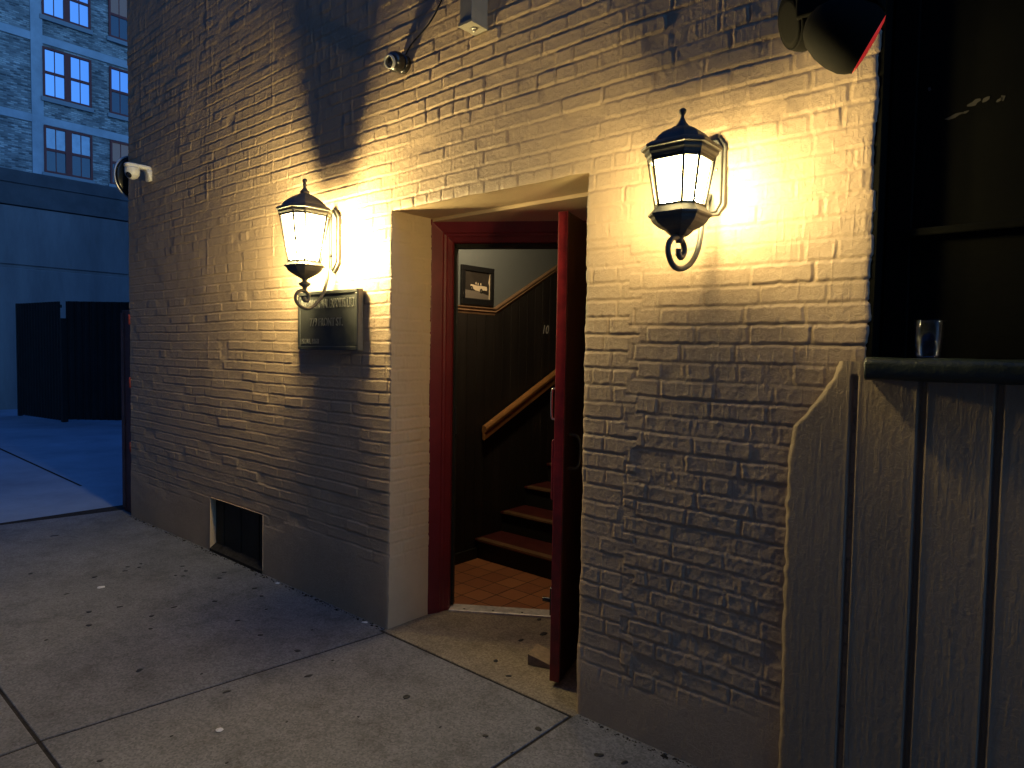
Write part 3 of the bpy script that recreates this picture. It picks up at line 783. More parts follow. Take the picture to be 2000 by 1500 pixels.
# hall ceiling lamp (out of sight above the door head; gives the warm light in the hall)
hl = thing('hall_lamp', 'small round ceiling lamp inside the hallway over the tiled floor', 'lamp', (-2.80, 0.86, 2.605))
MB().lathe([(-0.02, 0.09), (0.0, 0.09)], (-2.80, 0.86, 2.60)).build('lamp_base', M['white_plastic'], hl)
MB().lathe([(-0.11, 0.01), (-0.10, 0.05), (-0.06, 0.085), (-0.02, 0.08)], (-2.80, 0.86, 2.60)).build('lamp_globe', M['hall_globe'], hl)
pl = bpy.data.lights.new('hall_bulb', 'POINT'); pl.energy = HALL_W * 10; pl.color = (1.0, 0.74, 0.44); pl.shadow_soft_size = 0.05
po = bpy.data.objects.new('hall_bulb', pl); COL.objects.link(po); po.location = (0, 0, -0.16); po.parent = hl

# ------------------------------------------------------------------ wall lanterns
def ring8(cx, cy, s, z, ch=0.4):
    c = s * (1 - ch)
    return [Vector((cx + a, cy + b, z)) for a, b in ((c, -s), (s, -c), (s, c), (c, s), (-c, s), (-s, c), (-s, -c), (-c, -s))]

def lantern(label, cx, cy, roof, glass, base, finial, stem, plate, arm, armr, collar, watts, lz, pmat):
    t = thing('wall_lantern', label, 'wall lantern', (cx, 0.0, plate[2]), group='lit lanterns on the brick wall')
    mb = MB()
    W, z0, z1, mid0, mid1 = plate[0], plate[1], plate[3], plate[4], plate[5]
    for sc, ya, yb in ((1.0, 0.004, -0.016), (0.8, -0.016, -0.028)):
        w = W / 2 * sc; zc = (z0 + z1) / 2; q = lambda z: zc + (z - zc) * (1 - (1 - sc) * 0.35)
        tw = plate[6] * sc
        out = [(-tw, q(z0)), (tw, q(z0)), (w, q(mid0)), (w, q(mid1)), (tw, q(z1)), (-tw, q(z1)), (-w, q(mid1)), (-w, q(mid0))]
        mb.loft([[(cx + a, ya, z) for a, z in out], [(cx + a * 0.96, yb, z) for a, z in out]], True)
    mb.build('back_plate', M['iron'], t, bevel=0.003)
    mb = MB()
    mb.lathe([(0, 0.004), (0.004, 0.003)], (cx + W * 0.22, -0.028, (mid0 + mid1) / 2 + 0.02), (0, -1, 0), 10)
    mb.build('screw', M['chrome'], t)
    mb = MB(); mb.loft([ring8(cx, cy, s, z) for z, s in roof], True); ro = mb.build('lantern_roof', M['iron'], t)
    MB().lathe(finial, (cx, cy, 0), seg=16).build('finial', M['iron'], ro)
    (zt, st), (zb, sb) = glass
    top, bot = ring8(cx, cy, st, zt), ring8(cx, cy, sb, zb)
    mb = MB()
    for a, b in zip(top, bot): mb.tube([a, b], 0.0062 if st > 0.1 else 0.0048, 8)
    ti = ring8(cx, cy, st * 1.02, zt - 0.012); bi = ring8(cx, cy, sb * 1.04, zb + 0.010)
    mb.loft([ring8(cx, cy, st * 1.03, zt), ring8(cx, cy, st * 1.03 - 0.002, zt - 0.012), ring8(cx, cy, st - 0.008, zt - 0.012), ring8(cx, cy, st - 0.008, zt)], False)
    mb.loft([ring8(cx, cy, sb * 1.05, zb), ring8(cx, cy, sb * 1.05 + 0.001, zb + 0.010), ring8(cx, cy, sb - 0.006, zb + 0.010), ring8(cx, cy, sb - 0.006, zb)], False)
    mb.build('glazing_bars', M['bar_iron'], t)
    ti, bi = ring8(cx, cy, st - 0.009, zt), ring8(cx, cy, sb - 0.009, zb)
    for k in range(8):
        j = (k + 1) % 8
        MB().add([bi[k], bi[j], ti[j], ti[k]], [(0, 1, 2, 3)]).build('pane', pmat, t)
    mb = MB(); mb.loft([ring8(cx, cy, s, z) for z, s in base], True); ba = mb.build('lantern_base', M['iron'], t)
    MB().lathe(stem, (cx, cy, 0), seg=16).build('lower_knob', M['iron'], ba)
    mb = MB(); mb.tube([(cx, y, z) for _, y, z in spline([(0, a, b) for a, b in arm], 8)], armr, 10)
    if collar: mb.lathe([(-0.008, armr * 1.15), (-0.004, armr * 1.6), (0.004, armr * 1.6), (0.008, armr * 1.15)], (cx, collar[0], collar[1]), seg=14)
    mb.build('scroll_arm', M['iron'], t)
    # bulb, on a candle holder
    mb = MB(); mb.lathe([(zb - 0.01, 0.014), (lz - 0.045, 0.014)], (cx, cy, 0), seg=12); mb.build('bulb_holder', M['white_plastic'], t)
    MB().lathe([(-0.045, 0.010), (-0.03, 0.019), (0.0, 0.026), (0.02, 0.024), (0.034, 0.015), (0.04, 0.003)], (cx, cy, lz), seg=14).build('bulb', M['bulb'], t)
    ld = bpy.data.lights.new('lantern_light', 'POINT'); ld.energy = watts; ld.color = LAMP_COL; ld.shadow_soft_size = 0.085 if st > 0.1 else 0.058
    lo = bpy.data.objects.new('lantern_light', ld); COL.objects.link(lo); lo.parent = t; lo.location = (0, cy, lz + 0.0 - plate[2])
    bpy.data.objects[lo.name].visible_camera = True
    return t

lantern('tall grey wall lantern with knobbed finial, lit, above the bronze plaque', -3.333, -0.200,
        [(2.372, .017), (2.368, .024), (2.361, .036), (2.350, .054), (2.336, .074), (2.320, .092), (2.306, .102), (2.297, .106), (2.294, .113), (2.288, .124), (2.280, .130), (2.273, .130), (2.269, .121), (2.258, .121), (2.250, .117), (2.246, .108)],
        ((2.252, .112), (1.990, .072)),
        [(1.996, .068), (1.992, .078), (1.982, .086), (1.973, .094), (1.968, .094), (1.963, .084), (1.955, .081), (1.943, .074), (1.930, .060), (1.918, .042), (1.910, .030), (1.903, .018), (1.897, .012)],
        [(2.366, .022), (2.374, .026), (2.380, .027), (2.385, .020), (2.392, .014), (2.402, .009), (2.408, .0075), (2.413, .011), (2.419, .012), (2.425, .008), (2.429, .007), (2.434, .012), (2.442, .0135), (2.449, .009), (2.452, .002)],
        [(1.834, .010), (1.848, .012), (1.856, .014), (1.862, .024), (1.874, .034), (1.880, .028), (1.888, .013), (1.894, .013), (1.900, .018), (1.91, .02)],
        (0.108, 1.950, 2.14, 2.322, 2.005, 2.272, 0.004),
        [(-0.030, 2.268), (-0.046, 2.250), (-0.048, 2.18), (-0.047, 2.017), (-0.052, 1.93), (-0.067, 1.868), (-0.090, 1.812), (-0.117, 1.779), (-0.150, 1.750), (-0.185, 1.738), (-0.221, 1.746), (-0.248, 1.768), (-0.257, 1.795), (-0.246, 1.822), (-0.222, 1.836), (-0.196, 1.832), (-0.177, 1.815), (-0.176, 1.792), (-0.190, 1.780), (-0.206, 1.786), (-0.205, 1.800)],
        0.0095, (-0.047, 2.05), LAMP_L_W, 2.045, M['pane_tall'])
lantern('squat grey wall lantern, lit, between the doorway and the black bar hatch', -1.043, -0.250,
        [(2.262, .016), (2.254, .020), (2.252, .029), (2.247, .034), (2.240, .048), (2.231, .062), (2.219, .073), (2.208, .079), (2.202, .082), (2.199, .092), (2.190, .107), (2.183, .112), (2.177, .110), (2.174, .101), (2.164, .101), (2.158, .096), (2.150, .094), (2.146, .086)],
        ((2.150, .090), (1.992, .066)),
        [(2.000, .060), (1.995, .070), (1.984, .078), (1.972, .087), (1.966, .087), (1.960, .080), (1.952, .077), (1.942, .070), (1.930, .056), (1.921, .040), (1.915, .035), (1.908, .028), (1.902, .020)],
        [(2.250, .020), (2.262, .018), (2.270, .012), (2.284, .006), (2.292, .0055), (2.297, .009), (2.303, .012), (2.309, .0115), (2.314, .005), (2.315, .002)],
        [(1.882, .011), (1.890, .012), (1.900, .016), (1.91, .02)],
        (0.098, 2.008, 2.12, 2.275, 2.040, 2.243, 0.026),
        [(-0.020, 2.075), (-0.050, 2.060), (-0.075, 2.02), (-0.086, 1.965), (-0.098, 1.909), (-0.122, 1.862), (-0.160, 1.826), (-0.210, 1.804), (-0.258, 1.798), (-0.298, 1.812), (-0.322, 1.842), (-0.320, 1.868), (-0.300, 1.888), (-0.265, 1.898), (-0.228, 1.890), (-0.211, 1.866), (-0.217, 1.846), (-0.236, 1.836), (-0.252, 1.846), (-0.252, 1.862)],
        0.0095, None, LAMP_R_W, 2.028, M['pane_squat'])

# ------------------------------------------------------------------ bronze plaque
plq = thing('wall_plaque', 'dark bronze company plaque with raised lettering, under the tall lantern', 'plaque', (-3.358, 0.0, 1.68))
px0, px1, pz0, pz1 = -3.655, -3.062, 1.509, 1.851
MB().box((px0, -0.036, pz0), (px1, -0.004, pz1)).build('plaque_body', M['bronze_edge'], plq, bevel=0.002)
mb = MB()
r = 0.022
mb.box((px0, -0.046, pz0), (px1, -0.0362, pz0 + r)); mb.box((px0, -0.046, pz1 - r), (px1, -0.0362, pz1))
mb.box((px0, -0.046, pz0 + r), (px0 + r, -0.0362, pz1 - r)); mb.box((px1 - r, -0.046, pz0 + r), (px1, -0.0362, pz1 - r))
mb.build('border', M['bronze'], plq, bevel=0.004)
MB().box((px0 + r, -0.0385, pz0 + r), (px1 - r, -0.0362, pz1 - r)).build('field', M['bronze'], plq)
for s, xa, xb, za, zb in (("INTERNATIONAL EXPORTS, LTD.", -3.625, -3.085, 1.752, 1.804), ("779 FRONT ST.", -3.530, -3.205, 1.648, 1.695), ("ESTAB. 1868", -3.628, -3.440, 1.543, 1.574)):
    v, f = text_mesh(s, 1.0, 0.5)
    cap = v[:, 1].max()
    v[:, 0] = (v[:, 0] - v[:, 0].min()) / (v[:, 0].max() - v[:, 0].min()) * (xb - xa) + xa
    v[:, 1] = v[:, 1] / cap * (zb - za) + za
    MB().add([(p[0], -0.0425 + (0.0045 if p[2] < 0 else 0.0), p[1]) for p in v], f).build('lettering', M['bronze_text'], plq)

# ------------------------------------------------------------------ cameras, cable, channel, mirror, post
bc = thing('security_camera', 'black ball security camera with a cable, high above the doorway', 'camera', (-2.735, 0.0, 2.975), group='security cameras on the wall')
MB().lathe([(-0.004, 0.046), (0.018, 0.046), (0.026, 0.040)], (-2.735, 0.0, 2.975), (0, -1, 0)).build('mount', M['black_gloss'], bc)
cdir = Vector((0.10, -0.93, -0.34)).normalized(); cc = Vector((-2.735, -0.056, 2.972))
mb = MB(); mb.lathe([(-0.05 * math.cos(a), 0.05 * math.sin(a) + 0.0008) for a in np.linspace(0, math.pi, 14)], cc, cdir); mb.build('camera_ball', M['black_gloss'], bc)
MB().lathe([(0.040, 0.034), (0.052, 0.032), (0.052, 0.026), (0.046, 0.024)], cc, cdir, cap=False).build('camera_ring', M['ring'], bc)
MB().lathe([(0.040, 0.024), (0.049, 0.02), (0.051, 0.004)], cc, cdir).build('lens', M['lens'], bc)
cab = MB(); cab.tube(spline([(-2.715, -0.012, 3.01), (-2.67, -0.010, 3.055), (-2.60, -0.009, 3.088), (-2.53, -0.009, 3.125), (-2.475, -0.009, 3.175), (-2.435, -0.009, 3.24), (-2.415, -0.009, 3.36), (-2.42, -0.009, 3.7)], 8), 0.0042, 8)
tag(cab.build('black_cable', M['black_gloss'], None, origin=(-2.6, 0, 3.1)), 'thin black cable curving up the wall from the black ball camera', 'cable')

wc = thing('security_camera', 'white dome security camera on a bracket near the wall corner', 'camera', (-5.945, 0.0, 2.93), group='security cameras on the wall')
mb = MB()
def rr(x, y, w_, d_, z): return [(x + w_ * math.copysign(abs(math.cos(t)) ** 0.5, math.cos(t)), y + d_ * math.copysign(abs(math.sin(t)) ** 0.5, math.sin(t)), z) for t in [2 * math.pi * (k + .5) / 24 for k in range(24)]]
mb.loft([rr(-5.945, -0.098, .036, .094, 2.952), rr(-5.945, -0.098, .040, .100, 2.958), rr(-5.945, -0.098, .040, .100, 2.974), rr(-5.945, -0.096, .034, .092, 2.984)], True, True)
mb.loft([rr(-5.945, -0.012, .040, .018, 2.868), rr(-5.945, -0.014, .040, .020, 2.92), rr(-5.945, -0.022, .040, .028, 2.956)], True, True)
mb.build('bracket', M['white_plastic'], wc)
wcc = Vector((-5.945, -0.140, 2.912)); wd = Vector((0.45, -0.70, -0.55)).normalized()
mb = MB(); mb.lathe([(0.044, 0.050), (0.03, 0.055), (0.0, 0.056), (-0.02, 0.052), (-0.042, 0.036), (-0.055, 0.012)], wcc, (0, 0, 1)); mb.build('dome', M['white_plastic'], wc)
MB().lathe([(0.034, 0.024), (0.054, 0.024), (0.058, 0.019), (0.058, 0.002)], wcc, wd).build('lens', M['lens'], wc)

mb = MB(); mb.box((-2.232, -0.100, 2.985), (-2.157, 0.004, 4.4)); mb.box((-2.238, -0.104, 2.978), (-2.151, 0.004, 2.9925))
ch_ = mb.build('metal_channel', M['grey_box'], None, origin=(-2.195, 0, 2.98), bevel=0.002)
tag(ch_, 'grey square metal channel running up the wall above the doorway', 'conduit')
mb = MB(); mb.tube([(-2.19, -0.05, 2.98), (-2.19, -0.05, 2.962)], 0.006, 8); mb.lathe([(0, 0.016), (0.004, 0.014)], (-2.19, -0.05, 2.973)); mb.build('screw_boss', M['chrome'], ch_)

mr = thing('convex_mirror', 'round black-backed convex mirror with pale rim beyond the wall corner', 'mirror', (-6.60, 0.10, 3.02))
md = Vector((-0.97, -0.25, 0.0)).normalized(); mc = Vector((-6.62, 0.13, 3.02))
MB().lathe([(-0.03, 0.02), (-0.028, 0.10), (-0.012, 0.17), (0.0, 0.19)], mc, md, 40).build('mirror_back', M['black_gloss'], mr)
MB().lathe([(-0.004, 0.19), (-0.004, 0.202), (0.01, 0.202), (0.01, 0.19)], mc, md, 40, cap=False).build('rim', M['mirror_rim'], mr)
MB().lathe([(0.0, 0.19), (0.02, 0.15), (0.035, 0.08), (0.04, 0.005)], mc, md, 40).build('mirror_face', M['win_sky'], mr)
MB().tube([mc - md * 0.02, (-6.45, 0.14, 3.02), (-6.40, 0.14, 3.02)], 0.014).build('mirror_arm', M['dark_metal'], mr)

gp = thing('gate_post', 'dull red steel gate leaf with red hinges at the wall corner', 'gate post', (-6.57, 0.05, 0.0))
mb = MB(); mb.box((-6.715, 0.035, 0.0), (-6.435, 0.075, 1.835)); mb.build('post_plate', M['post'], gp, bevel=0.004)
mb = MB(); mb.box((-6.705, 0.020, 0.03), (-6.66, 0.0349, 1.81)); mb.box((-6.49, 0.020, 0.03), (-6.45, 0.0349, 1.81)); mb.build('edge_rib', M['post'], gp, bevel=0.003)
for z in (0.615, 1.19, 1.745):
    b = MB(); b.lathe([(-0.045, 0.016), (0.045, 0.016)], (-6.432, 0.006, z)); b.box((-6.50, 0.008, z - 0.022), (-6.424, 0.0195, z + 0.022)); b.build('hinge', M['post_red'], gp)

# twin black spotlight at the top of the hatch
sp = thing('twin_spotlight', 'black twin-head spotlight with a red lens hanging over the bar hatch', 'spotlight', (-0.58, -0.30, 2.50))
def head(c, d, r, ln, tag_, red):
    d = Vector(d).normalized(); c = Vector(c)
    mb = MB(); mb.lathe([(-ln, r * 0.10), (-ln * 0.95, r * 0.42), (-ln * 0.82, r * 0.70), (-ln * 0.6, r * 0.92), (-ln * 0.38, r * 1.03), (-ln * 0.18, r * 1.04), (-0.012, r * 0.98), (0.0, r * 0.90), (0.004, r * 0.88), (0.004, r * 0.83), (-0.02, r * 0.8)], c, d, 32, cap=True)
    return mb.build(tag_, M['spot_black'], sp), c, d, r
h1 = head((-0.690, -0.30, 2.462), (-0.72, -0.62, -0.28), 0.082, 0.15, 'lamp_hood', False)
h2 = head((-0.490, -0.300, 2.345), (0.72, 0.34, -0.43), 0.085, 0.17, 'lamp_hood', True)
MB().lathe([(0.0042, 0.074), (0.009, 0.06), (0.012, 0.02), (0.0122, 0.002)], h2[1], h2[2], 28).build('red_lens', M['red_lens'], sp)
MB().lathe([(0.0045, 0.068), (0.008, 0.05), (0.009, 0.002)], h1[1], h1[2], 28).build('clear_lens', M['spot_black'], sp)
mb = MB(); mb.box((-0.66, -0.36, 2.44), (-0.46, -0.24, 2.80)); mb.tube([(-0.55, -0.30, 2.78), (-0.55, -0.10, 3.0), (-0.55, 0.0, 3.02)], 0.03)
mb.build('spotlight_body', M['spot_black'], sp, bevel=0.03, bseg=4)

# ------------------------------------------------------------------ cup, wedge
cup = thing('plastic_cup', 'clear empty plastic cup standing on the black ledge', 'cup', (-0.365, -0.01, 1.52))
MB().lathe([(0.0, 0.001), (0.001, 0.029), (0.006, 0.031), (0.02, 0.0325), (0.105, 0.0405), (0.106, 0.039), (0.02, 0.031), (0.006, 0.029)], (-0.365, -0.01, 1.5205), seg=36, cap=False).build('cup_wall', M['cup'], cup)
MB().lathe([(0.1045, 0.0405), (0.1045, 0.0425), (0.1085, 0.0425), (0.1085, 0.0405)], (-0.365, -0.01, 1.5205), seg=36, cap=False).build('rolled_rim', M['cup'], cup)
a = Vector((-2.012, 0.196, 0.0005)); e = Vector((0.135, 0.048, 0)); w = Vector((-0.048, 0.135, 0)) * 0.9; 
mb = MB(); mb.add([a, a + e, a + e + w, a + w, a + Vector((0, 0, .055)), a + e + Vector((0, 0, .012)), a + e + w + Vector((0, 0, .012)), a + w + Vector((0, 0, .055))], [(0, 3, 2, 1), (4, 5, 6, 7), (0, 1, 5, 4), (1, 2, 6, 5), (2, 3, 7, 6), (3, 0, 4, 7)])
tag(mb.build('door_wedge', M['wedge_wood'], None, origin=tuple(a), bevel=0.003), 'worn wooden wedge lying on the doorway slab beside the red door', 'doorstop')

# ------------------------------------------------------------------ sidewalk
def slab(mb, pts, mi=0, t=0.05, g=0.0065):
    """one slab with rounded tooled edges, pts counter-clockwise in plan"""
    P = [Vector((x, y, 0)) for x, y in pts]; n = len(P)
    def inset(dst):
        out = []
        for i in range(n):
            a, b, c = P[i - 1], P[i], P[(i + 1) % n]
            d1 = (b - a).normalized(); d2 = (c - b).normalized()
            n1 = Vector((-d1.y, d1.x, 0)); n2 = Vector((-d2.y, d2.x, 0))
            m_ = (n1 + n2); m_ = m_ / max(0.3, m_.dot(n1)) 
            out.append(b + m_ * dst)
        return out
    rings = [[p + Vector((0, 0, -t)) for p in inset(g)], [p + Vector((0, 0, -0.006)) for p in inset(g)], [p + Vector((0, 0, -0.0015)) for p in inset(g + 0.0008)], [p for p in inset(g + 0.004)]]
    o = len(mb.v)
    mb.loft(rings, False, False, mi); mb.add(rings[-1], [tuple(range(n))], mi=mi)
sw = MB()
jA = lambda y: -2.812 - 0.1115 * (-y)       # slightly skewed joint left of the doorway
slab(sw, [(RX0 - 0.02, -0.035), (RX1 + 0.02, -0.035), (RX1 + 0.02, 1.10), (-2.05, 1.0), (-2.86, 0.42), (RX0 - 0.02, 0.33)], 1)
slab(sw, [(jA(-1.56), -1.56), (-1.60, -1.56), (-1.586, -0.035), (jA(-0.035), -0.035)])
slab(sw, [(-1.60, -1.56), (-0.10, -1.56), (-0.10, 0.05), (-1.586, 0.05), (-1.586, -0.035)])
slab(sw, [(-0.10, -1.56), (3.5, -1.56), (3.5, 0.05), (-0.10, 0.05)])
slab(sw, [(-6.95, -1.56), (jA(-1.56), -1.56), (jA(-0.035), -0.035), (RX0 - 0.02, -0.035), (RX0 - .02, 0.04), (-6.72, 0.04)])
slab(sw, [(-6.98, -2.9), (-4.6, -2.9), (-4.6, -1.56), (-6.95, -1.56)]); slab(sw, [(-4.6, -2.9), (-2.98, -2.9), (-2.98, -1.56), (-4.6, -1.56)])
slab(sw, [(-2.98, -2.9), (-1.6, -2.9), (-1.6, -1.56), (-2.98, -1.56)]); slab(sw, [(-1.6, -2.9), (-0.1, -2.9), (-0.1, -1.56), (-1.6, -1.56)]); slab(sw, [(-0.1, -2.9), (3.5, -2.9), (3.5, -1.56), (-0.1, -1.56)])

fpx = 1312.02
def pix_ground(u, v):
    d = rgt2 * ((u - 1000) / fpx) + up2 * (-(v - 750) / fpx) + fwd
    t_ = -CAM_H / d.z; return (d.x * t_, -CAM_D + d.y * t_)
gum_px = [(107,1046,9),(185,1127,8),(174,1195,9),(174,1221,9),(234,1185,7),(340,1186,8),(296,1203,9),(294,1228,7),(420,1174,8),(498,1149,8),(511,1164,7),(465,1212,7),(509,1240,9),(581,1271,11),(272,1309,11),(603,1320,12),(443,1351,11),(394,1316,5),(244,1115,6),(275,1101,6),(272,1108,6),(249,1107,6),(363,1115,7),(357,1106,6),(358,1125,5),(438,1118,7),(429,1129,7),(343,1124,5),(195,1486,8),(335,1438,6),(443,1490,6),(608,1196,6),(639,1198,5),(794,1361,15),(948,1437,12),(1052,1424,14),(968,1291,10),(993,1320,10),(1018,1250,11),(1062,1238,14),(1170,1475,17),(1220,1489,13),(1053,1210,10),(130,1160,6),(60,1120,7),(520,1190,5),(650,1290,5),(700,1400,5),(560,1410,5),(395,1083,5),(392,1086,5),(497,1128,5),(610,1230,4),(860,1420,5),(90,1250,5),(1000,1470,6)]
for u, v, r in gum_px:
    x, y = pix_ground(u, v); dist = math.hypot(x, y + CAM_D); R_ = max(0.005, r * 0.5 * dist * 1.05 / fpx)
    if -0.12 < y + 0.035 < 0.02 and r < 9: continue
    n = 11; ph = random.random() * 6
    rr = [R_ * (1 + 0.22 * math.sin(2 * t + ph) + 0.18 * random.uniform(-1, 1)) for t in [2 * math.pi * k / n for k in range(n)]]
    r0 = [(x + rr[k] * math.cos(2 * math.pi * k / n), y + rr[k] * math.sin(2 * math.pi * k / n) * 1.1, 0.0005) for k in range(n)]
    r1 = [(x + .7 * rr[k] * math.cos(2 * math.pi * k / n), y + .7 * rr[k] * math.sin(2 * math.pi * k / n) * 1.1, 0.0022) for k in range(n)]
    sw.loft([r0, r1], True, True, 2)
swo = sw.build('sidewalk', [M['sidewalk'], M['recess_slab'], M['gum']]); swo['kind'] = 'structure'
gb = MB().box((-6.94, -3.2, -0.06), (4.0, 1.2, -0.0045)).build('ground_bed', M['cork']); gb['kind'] = 'structure'
# curb and street
cb = MB(); cb.box((-6.98, -3.05, -0.16), (6.0, -2.905, 0.0)); o = cb.build('curb', M['sidewalk'], bevel=0.01); o['kind'] = 'structure'
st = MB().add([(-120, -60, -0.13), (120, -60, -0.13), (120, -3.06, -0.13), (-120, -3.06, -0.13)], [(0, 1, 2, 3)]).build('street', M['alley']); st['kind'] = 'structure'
# dirt and grit packed along the foot of the wall
gr = MB()
for k in range(900):
    x = random.uniform(-6.4, -0.2)
    if RX0 - 0.02 < x < RX1 + 0.02: continue
    y = -0.008 - abs(random.gauss(0, 0.016)); s = random.uniform(0.002, 0.006) * (2.2 if random.random() < .12 else 1)
    gr.add([(x - s, y - s * .6, 0), (x + s, y - s * .5, 0), (x + s * .6, y + s * .6, 0), (x - s * .7, y + s * .5, 0), (x, y, s * random.uniform(.4, .9))], [(0, 1, 4), (1, 2, 4), (2, 3, 4), (3, 0, 4)])
g = gr.build('grit', M['cork']); tag(g, 'dark grit gathered along the foot of the brick wall', 'grit', kind='stuff')
for (u, v, s), lab in zip(((197, 1148, 0.030), (428, 1427, 0.020), (712, 1217, 0.022), (542, 1140, 0.018)),
    ('flat white scrap on the sidewalk left of the basement opening', 'small torn white scrap on the sidewalk in the foreground',
     'crumpled white scrap at the wall foot beside the doorway corner', 'tiny white scrap by the wall foot right of the basement opening')):
    x, y = pix_ground(u, v); y = min(y, -0.03); b = MB(); n = 8
    r0 = [(x + s * random.uniform(.6, 1.1) * math.cos(2 * math.pi * k / n), y + s * random.uniform(.5, .9) * math.sin(2 * math.pi * k / n), 0.001 + random.uniform(0, .006)) for k in range(n)]
    b.add(r0 + [(x, y, 0.010)], [(k, (k + 1) % n, n) for k in range(n)] + [tuple(range(n))[::-1]])
    tag(b.build('paper_scrap', M['litter'], None, origin=(x, y, 0)), lab, 'litter', group='white scraps on the sidewalk')

# ------------------------------------------------------------------ the alley and what stands beyond it
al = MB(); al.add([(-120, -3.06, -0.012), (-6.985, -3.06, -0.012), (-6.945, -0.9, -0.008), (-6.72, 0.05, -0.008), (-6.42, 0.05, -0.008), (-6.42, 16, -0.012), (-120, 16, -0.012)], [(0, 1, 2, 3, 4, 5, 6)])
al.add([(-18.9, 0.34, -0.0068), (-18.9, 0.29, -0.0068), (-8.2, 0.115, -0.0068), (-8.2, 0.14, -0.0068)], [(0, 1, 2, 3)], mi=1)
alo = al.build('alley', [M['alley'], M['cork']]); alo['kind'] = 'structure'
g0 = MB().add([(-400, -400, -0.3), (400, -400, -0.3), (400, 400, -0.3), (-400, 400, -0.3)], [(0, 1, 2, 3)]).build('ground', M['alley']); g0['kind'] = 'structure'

rw = thing('retaining_wall', 'tall stained concrete wall across the alley, below the windows', 'wall', (-19.0, 4.0, 0.0))
mb = MB(); mb.box((-19.9, -40, -0.1), (-18.90, 45, 3.26)); mb.build('lower_wall', M['far_concrete'], rw, bevel=0.02)
mb = MB(); mb.box((-19.9, -40, 3.34), (-18.93, 45, 4.68)); mb.box((-19.9, -40, 3.26), (-18.955, 45, 3.34)); mb.build('upper_wall', M['far_concrete'], rw, bevel=0.015)
mb = MB(); mb.box((-19.9, -40, 4.70), (-18.90, 45, 5.20)); mb.box((-19.95, -40, 5.20), (-18.88, 45, 5.50)); mb.build('wall_cap', M['far_cap'], rw, bevel=0.015)

gt = thing('gate_enclosure', 'black corrugated metal enclosure standing in front of the concrete wall', 'enclosure', (-15.5, 2.2, 0.0))
def corr(p, q, z0, z1, n):
    p, q = Vector(p), Vector(q); d = q - p; nrm = Vector((d.y, -d.x, 0)).normalized(); mb = MB(); vs = []
    for k in range(n + 1):
        b = p + d * (k / n) + nrm * (0.018 * (1 if (k // 2) % 2 else -1))
        vs += [b + Vector((0, 0, z0)), b + Vector((0, 0, z1))]
    mb.add(vs, [(2 * k, 2 * k + 2, 2 * k + 3, 2 * k + 1) for k in range(n)])
    mb.obox(p - nrm * 0.05 + Vector((0, 0, z1 - 0.12)), d, nrm * 0.03, (0, 0, 0.06)); return mb
corr((-17.02, 1.60, 0), (-15.22, 1.86, 0), 0.03, 2.345, 60).build('left_panel', M['gate'], gt)
corr((-15.12, 1.93, 0), (-13.4, 3.35, 0), 0.05, 2.35, 60).build('right_panel', M['gate'], gt)
MB().box((-15.23, 1.86, 0), (-15.12, 1.96, 2.02)).build('post', M['gate'], gt, bevel=0.005)
MB().box((-17.08, 1.58, 0), (-17.0, 1.66, 2.35)).build('post', M['gate'], gt, bevel=0.005)

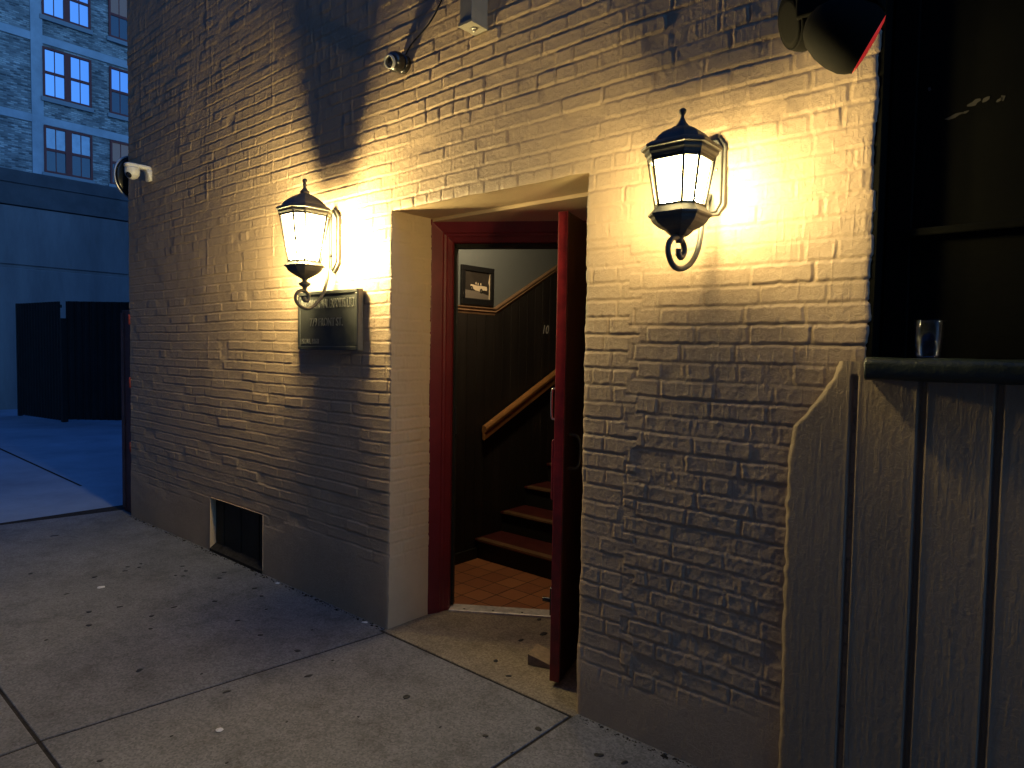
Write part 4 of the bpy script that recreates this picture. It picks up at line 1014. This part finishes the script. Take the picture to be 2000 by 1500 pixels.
fb = thing('far_building', 'blue-lit brick building with concrete frame and oxblood windows beyond the wall', 'building', (-37.0, 8.0, 0.0))
BX = -37.0
mb = MB(); mb.box((BX - 12, -20, 0), (BX, 30, 26)); fbw = mb.build('wall', M['far_brick'], fb)
bays = [6.83 + 5.62 * k for k in range(-3, 4)]
mb = MB()
for b in bays: mb.box((BX - 0.01, b, 0), (BX + 0.06, b + 0.46, 26))
mb.build('concrete_columns', M['column'], fb)
mb = MB()
for z in (8.0, 11.60, 15.25, 18.85, 22.45): mb.box((BX - 0.01, -20, z), (BX + 0.045, 30, z + 0.36))
mb.build('concrete_bands', M['column'], fb)
MB().box((BX - 12.2, -20.2, 26), (BX + 0.2, 30.2, 26.4)).build('roof', M['roof_felt'], fb)
def window(y0, z0, w, h, kind):
    fr = MB(); x = BX + 0.02; t = 0.09
    X0, X1 = x + 0.002, x + 0.085
    fr.box((X0, y0, z0), (X1, y0 + t, z0 + h)); fr.box((X0, y0 + w - t, z0), (X1, y0 + w, z0 + h)); fr.box((X0, y0 + t, z0 + h - t), (X1, y0 + w - t, z0 + h)); fr.box((X0, y0 + t, z0), (X1, y0 + w - t, z0 + t))
    m = y0 + w / 2; fr.box((X0, m - 0.13, z0 + t), (X1, m + 0.13, z0 + h - t))
    for a, b in ((y0 + t, m - 0.13), (m + 0.13, y0 + w - t)):
        fr.box((X0, a, z0 + h * 0.5 - 0.06), (X1 - 0.02, b, z0 + h * 0.5 + 0.06)); c = (a + b) / 2
        fr.box((X0, c - 0.018, z0 + t), (X1 - 0.04, c + 0.018, z0 + h * 0.5 - 0.06)); fr.box((X0, c - 0.018, z0 + h * 0.5 + 0.06), (X1 - 0.04, c + 0.018, z0 + h - t))
    fo = fr.build('window', M['win_frame'], fb)
    up_m, lo_m = {'sky': ('win_sky', 'win_sky'), 'mix': ('win_sky', 'win_dim'), 'curtain': ('win_curtain', 'win_dim'), 'warm': ('win_warm', 'win_dim')}[kind]
    MB().add([(x + 0.03, y0 + .02, z0 + h * .5), (x + 0.03, y0 + w - .02, z0 + h * .5), (x + 0.03, y0 + w - .02, z0 + h - .02), (x + 0.03, y0 + .02, z0 + h - .02)], [(0, 1, 2, 3)]).build('upper_pane', M[up_m], fo)
    MB().add([(x + 0.03, y0 + .02, z0 + .02), (x + 0.03, y0 + w - .02, z0 + .02), (x + 0.03, y0 + w - .02, z0 + h * .5), (x + 0.03, y0 + .02, z0 + h * .5)], [(0, 1, 2, 3)]).build('lower_pane', M[lo_m], fo)
    s_ = MB(); s_.box((BX, y0 - 0.08, z0 - 0.2), (BX + 0.12, y0 + w + 0.08, z0 - 0.005)); s_.build('sill', M['stone_sill'], fo)
kinds = {(7.27, 9.43): 'curtain', (7.27, 12.86): 'sky', (7.27, 16.52): 'sky', (10.03, 9.43): 'warm', (10.03, 12.86): 'mix', (10.03, 16.52): 'warm'}
for y in (-4.0, -1.2, 7.27, 10.03, 12.9, 15.7):
    for z in (5.8, 9.43, 12.86, 16.52, 20.1):
        k = kinds.get((y, z), random.choice(['sky', 'mix', 'curtain']))
        window(y, z, 1.98, 2.24 if z != 9.43 else 2.13, k)

# unseen building added behind the viewer to block sky light from the facade
for (x0, x1, y, h_, lab, nm) in ((-26.0, 24.0, -9.0, 15.0, 'added unseen brown block across the street, keeping sky light off the painted wall', 'sky_blocker_building'),):
    ob = thing(nm, lab, 'building', ((x0 + x1) / 2, y, 0))
    MB().box((x0, y - 10, -0.2), (x1, y, h_)).build('wall', M['sky_blocker'], ob)
    MB().box((x0 - .2, y - 10.2, h_), (x1 + .2, y + .2, h_ + .3)).build('roof', M['roof_felt'], ob)

for o in list(bpy.data.objects):
    if 'org' in o: del o['org']
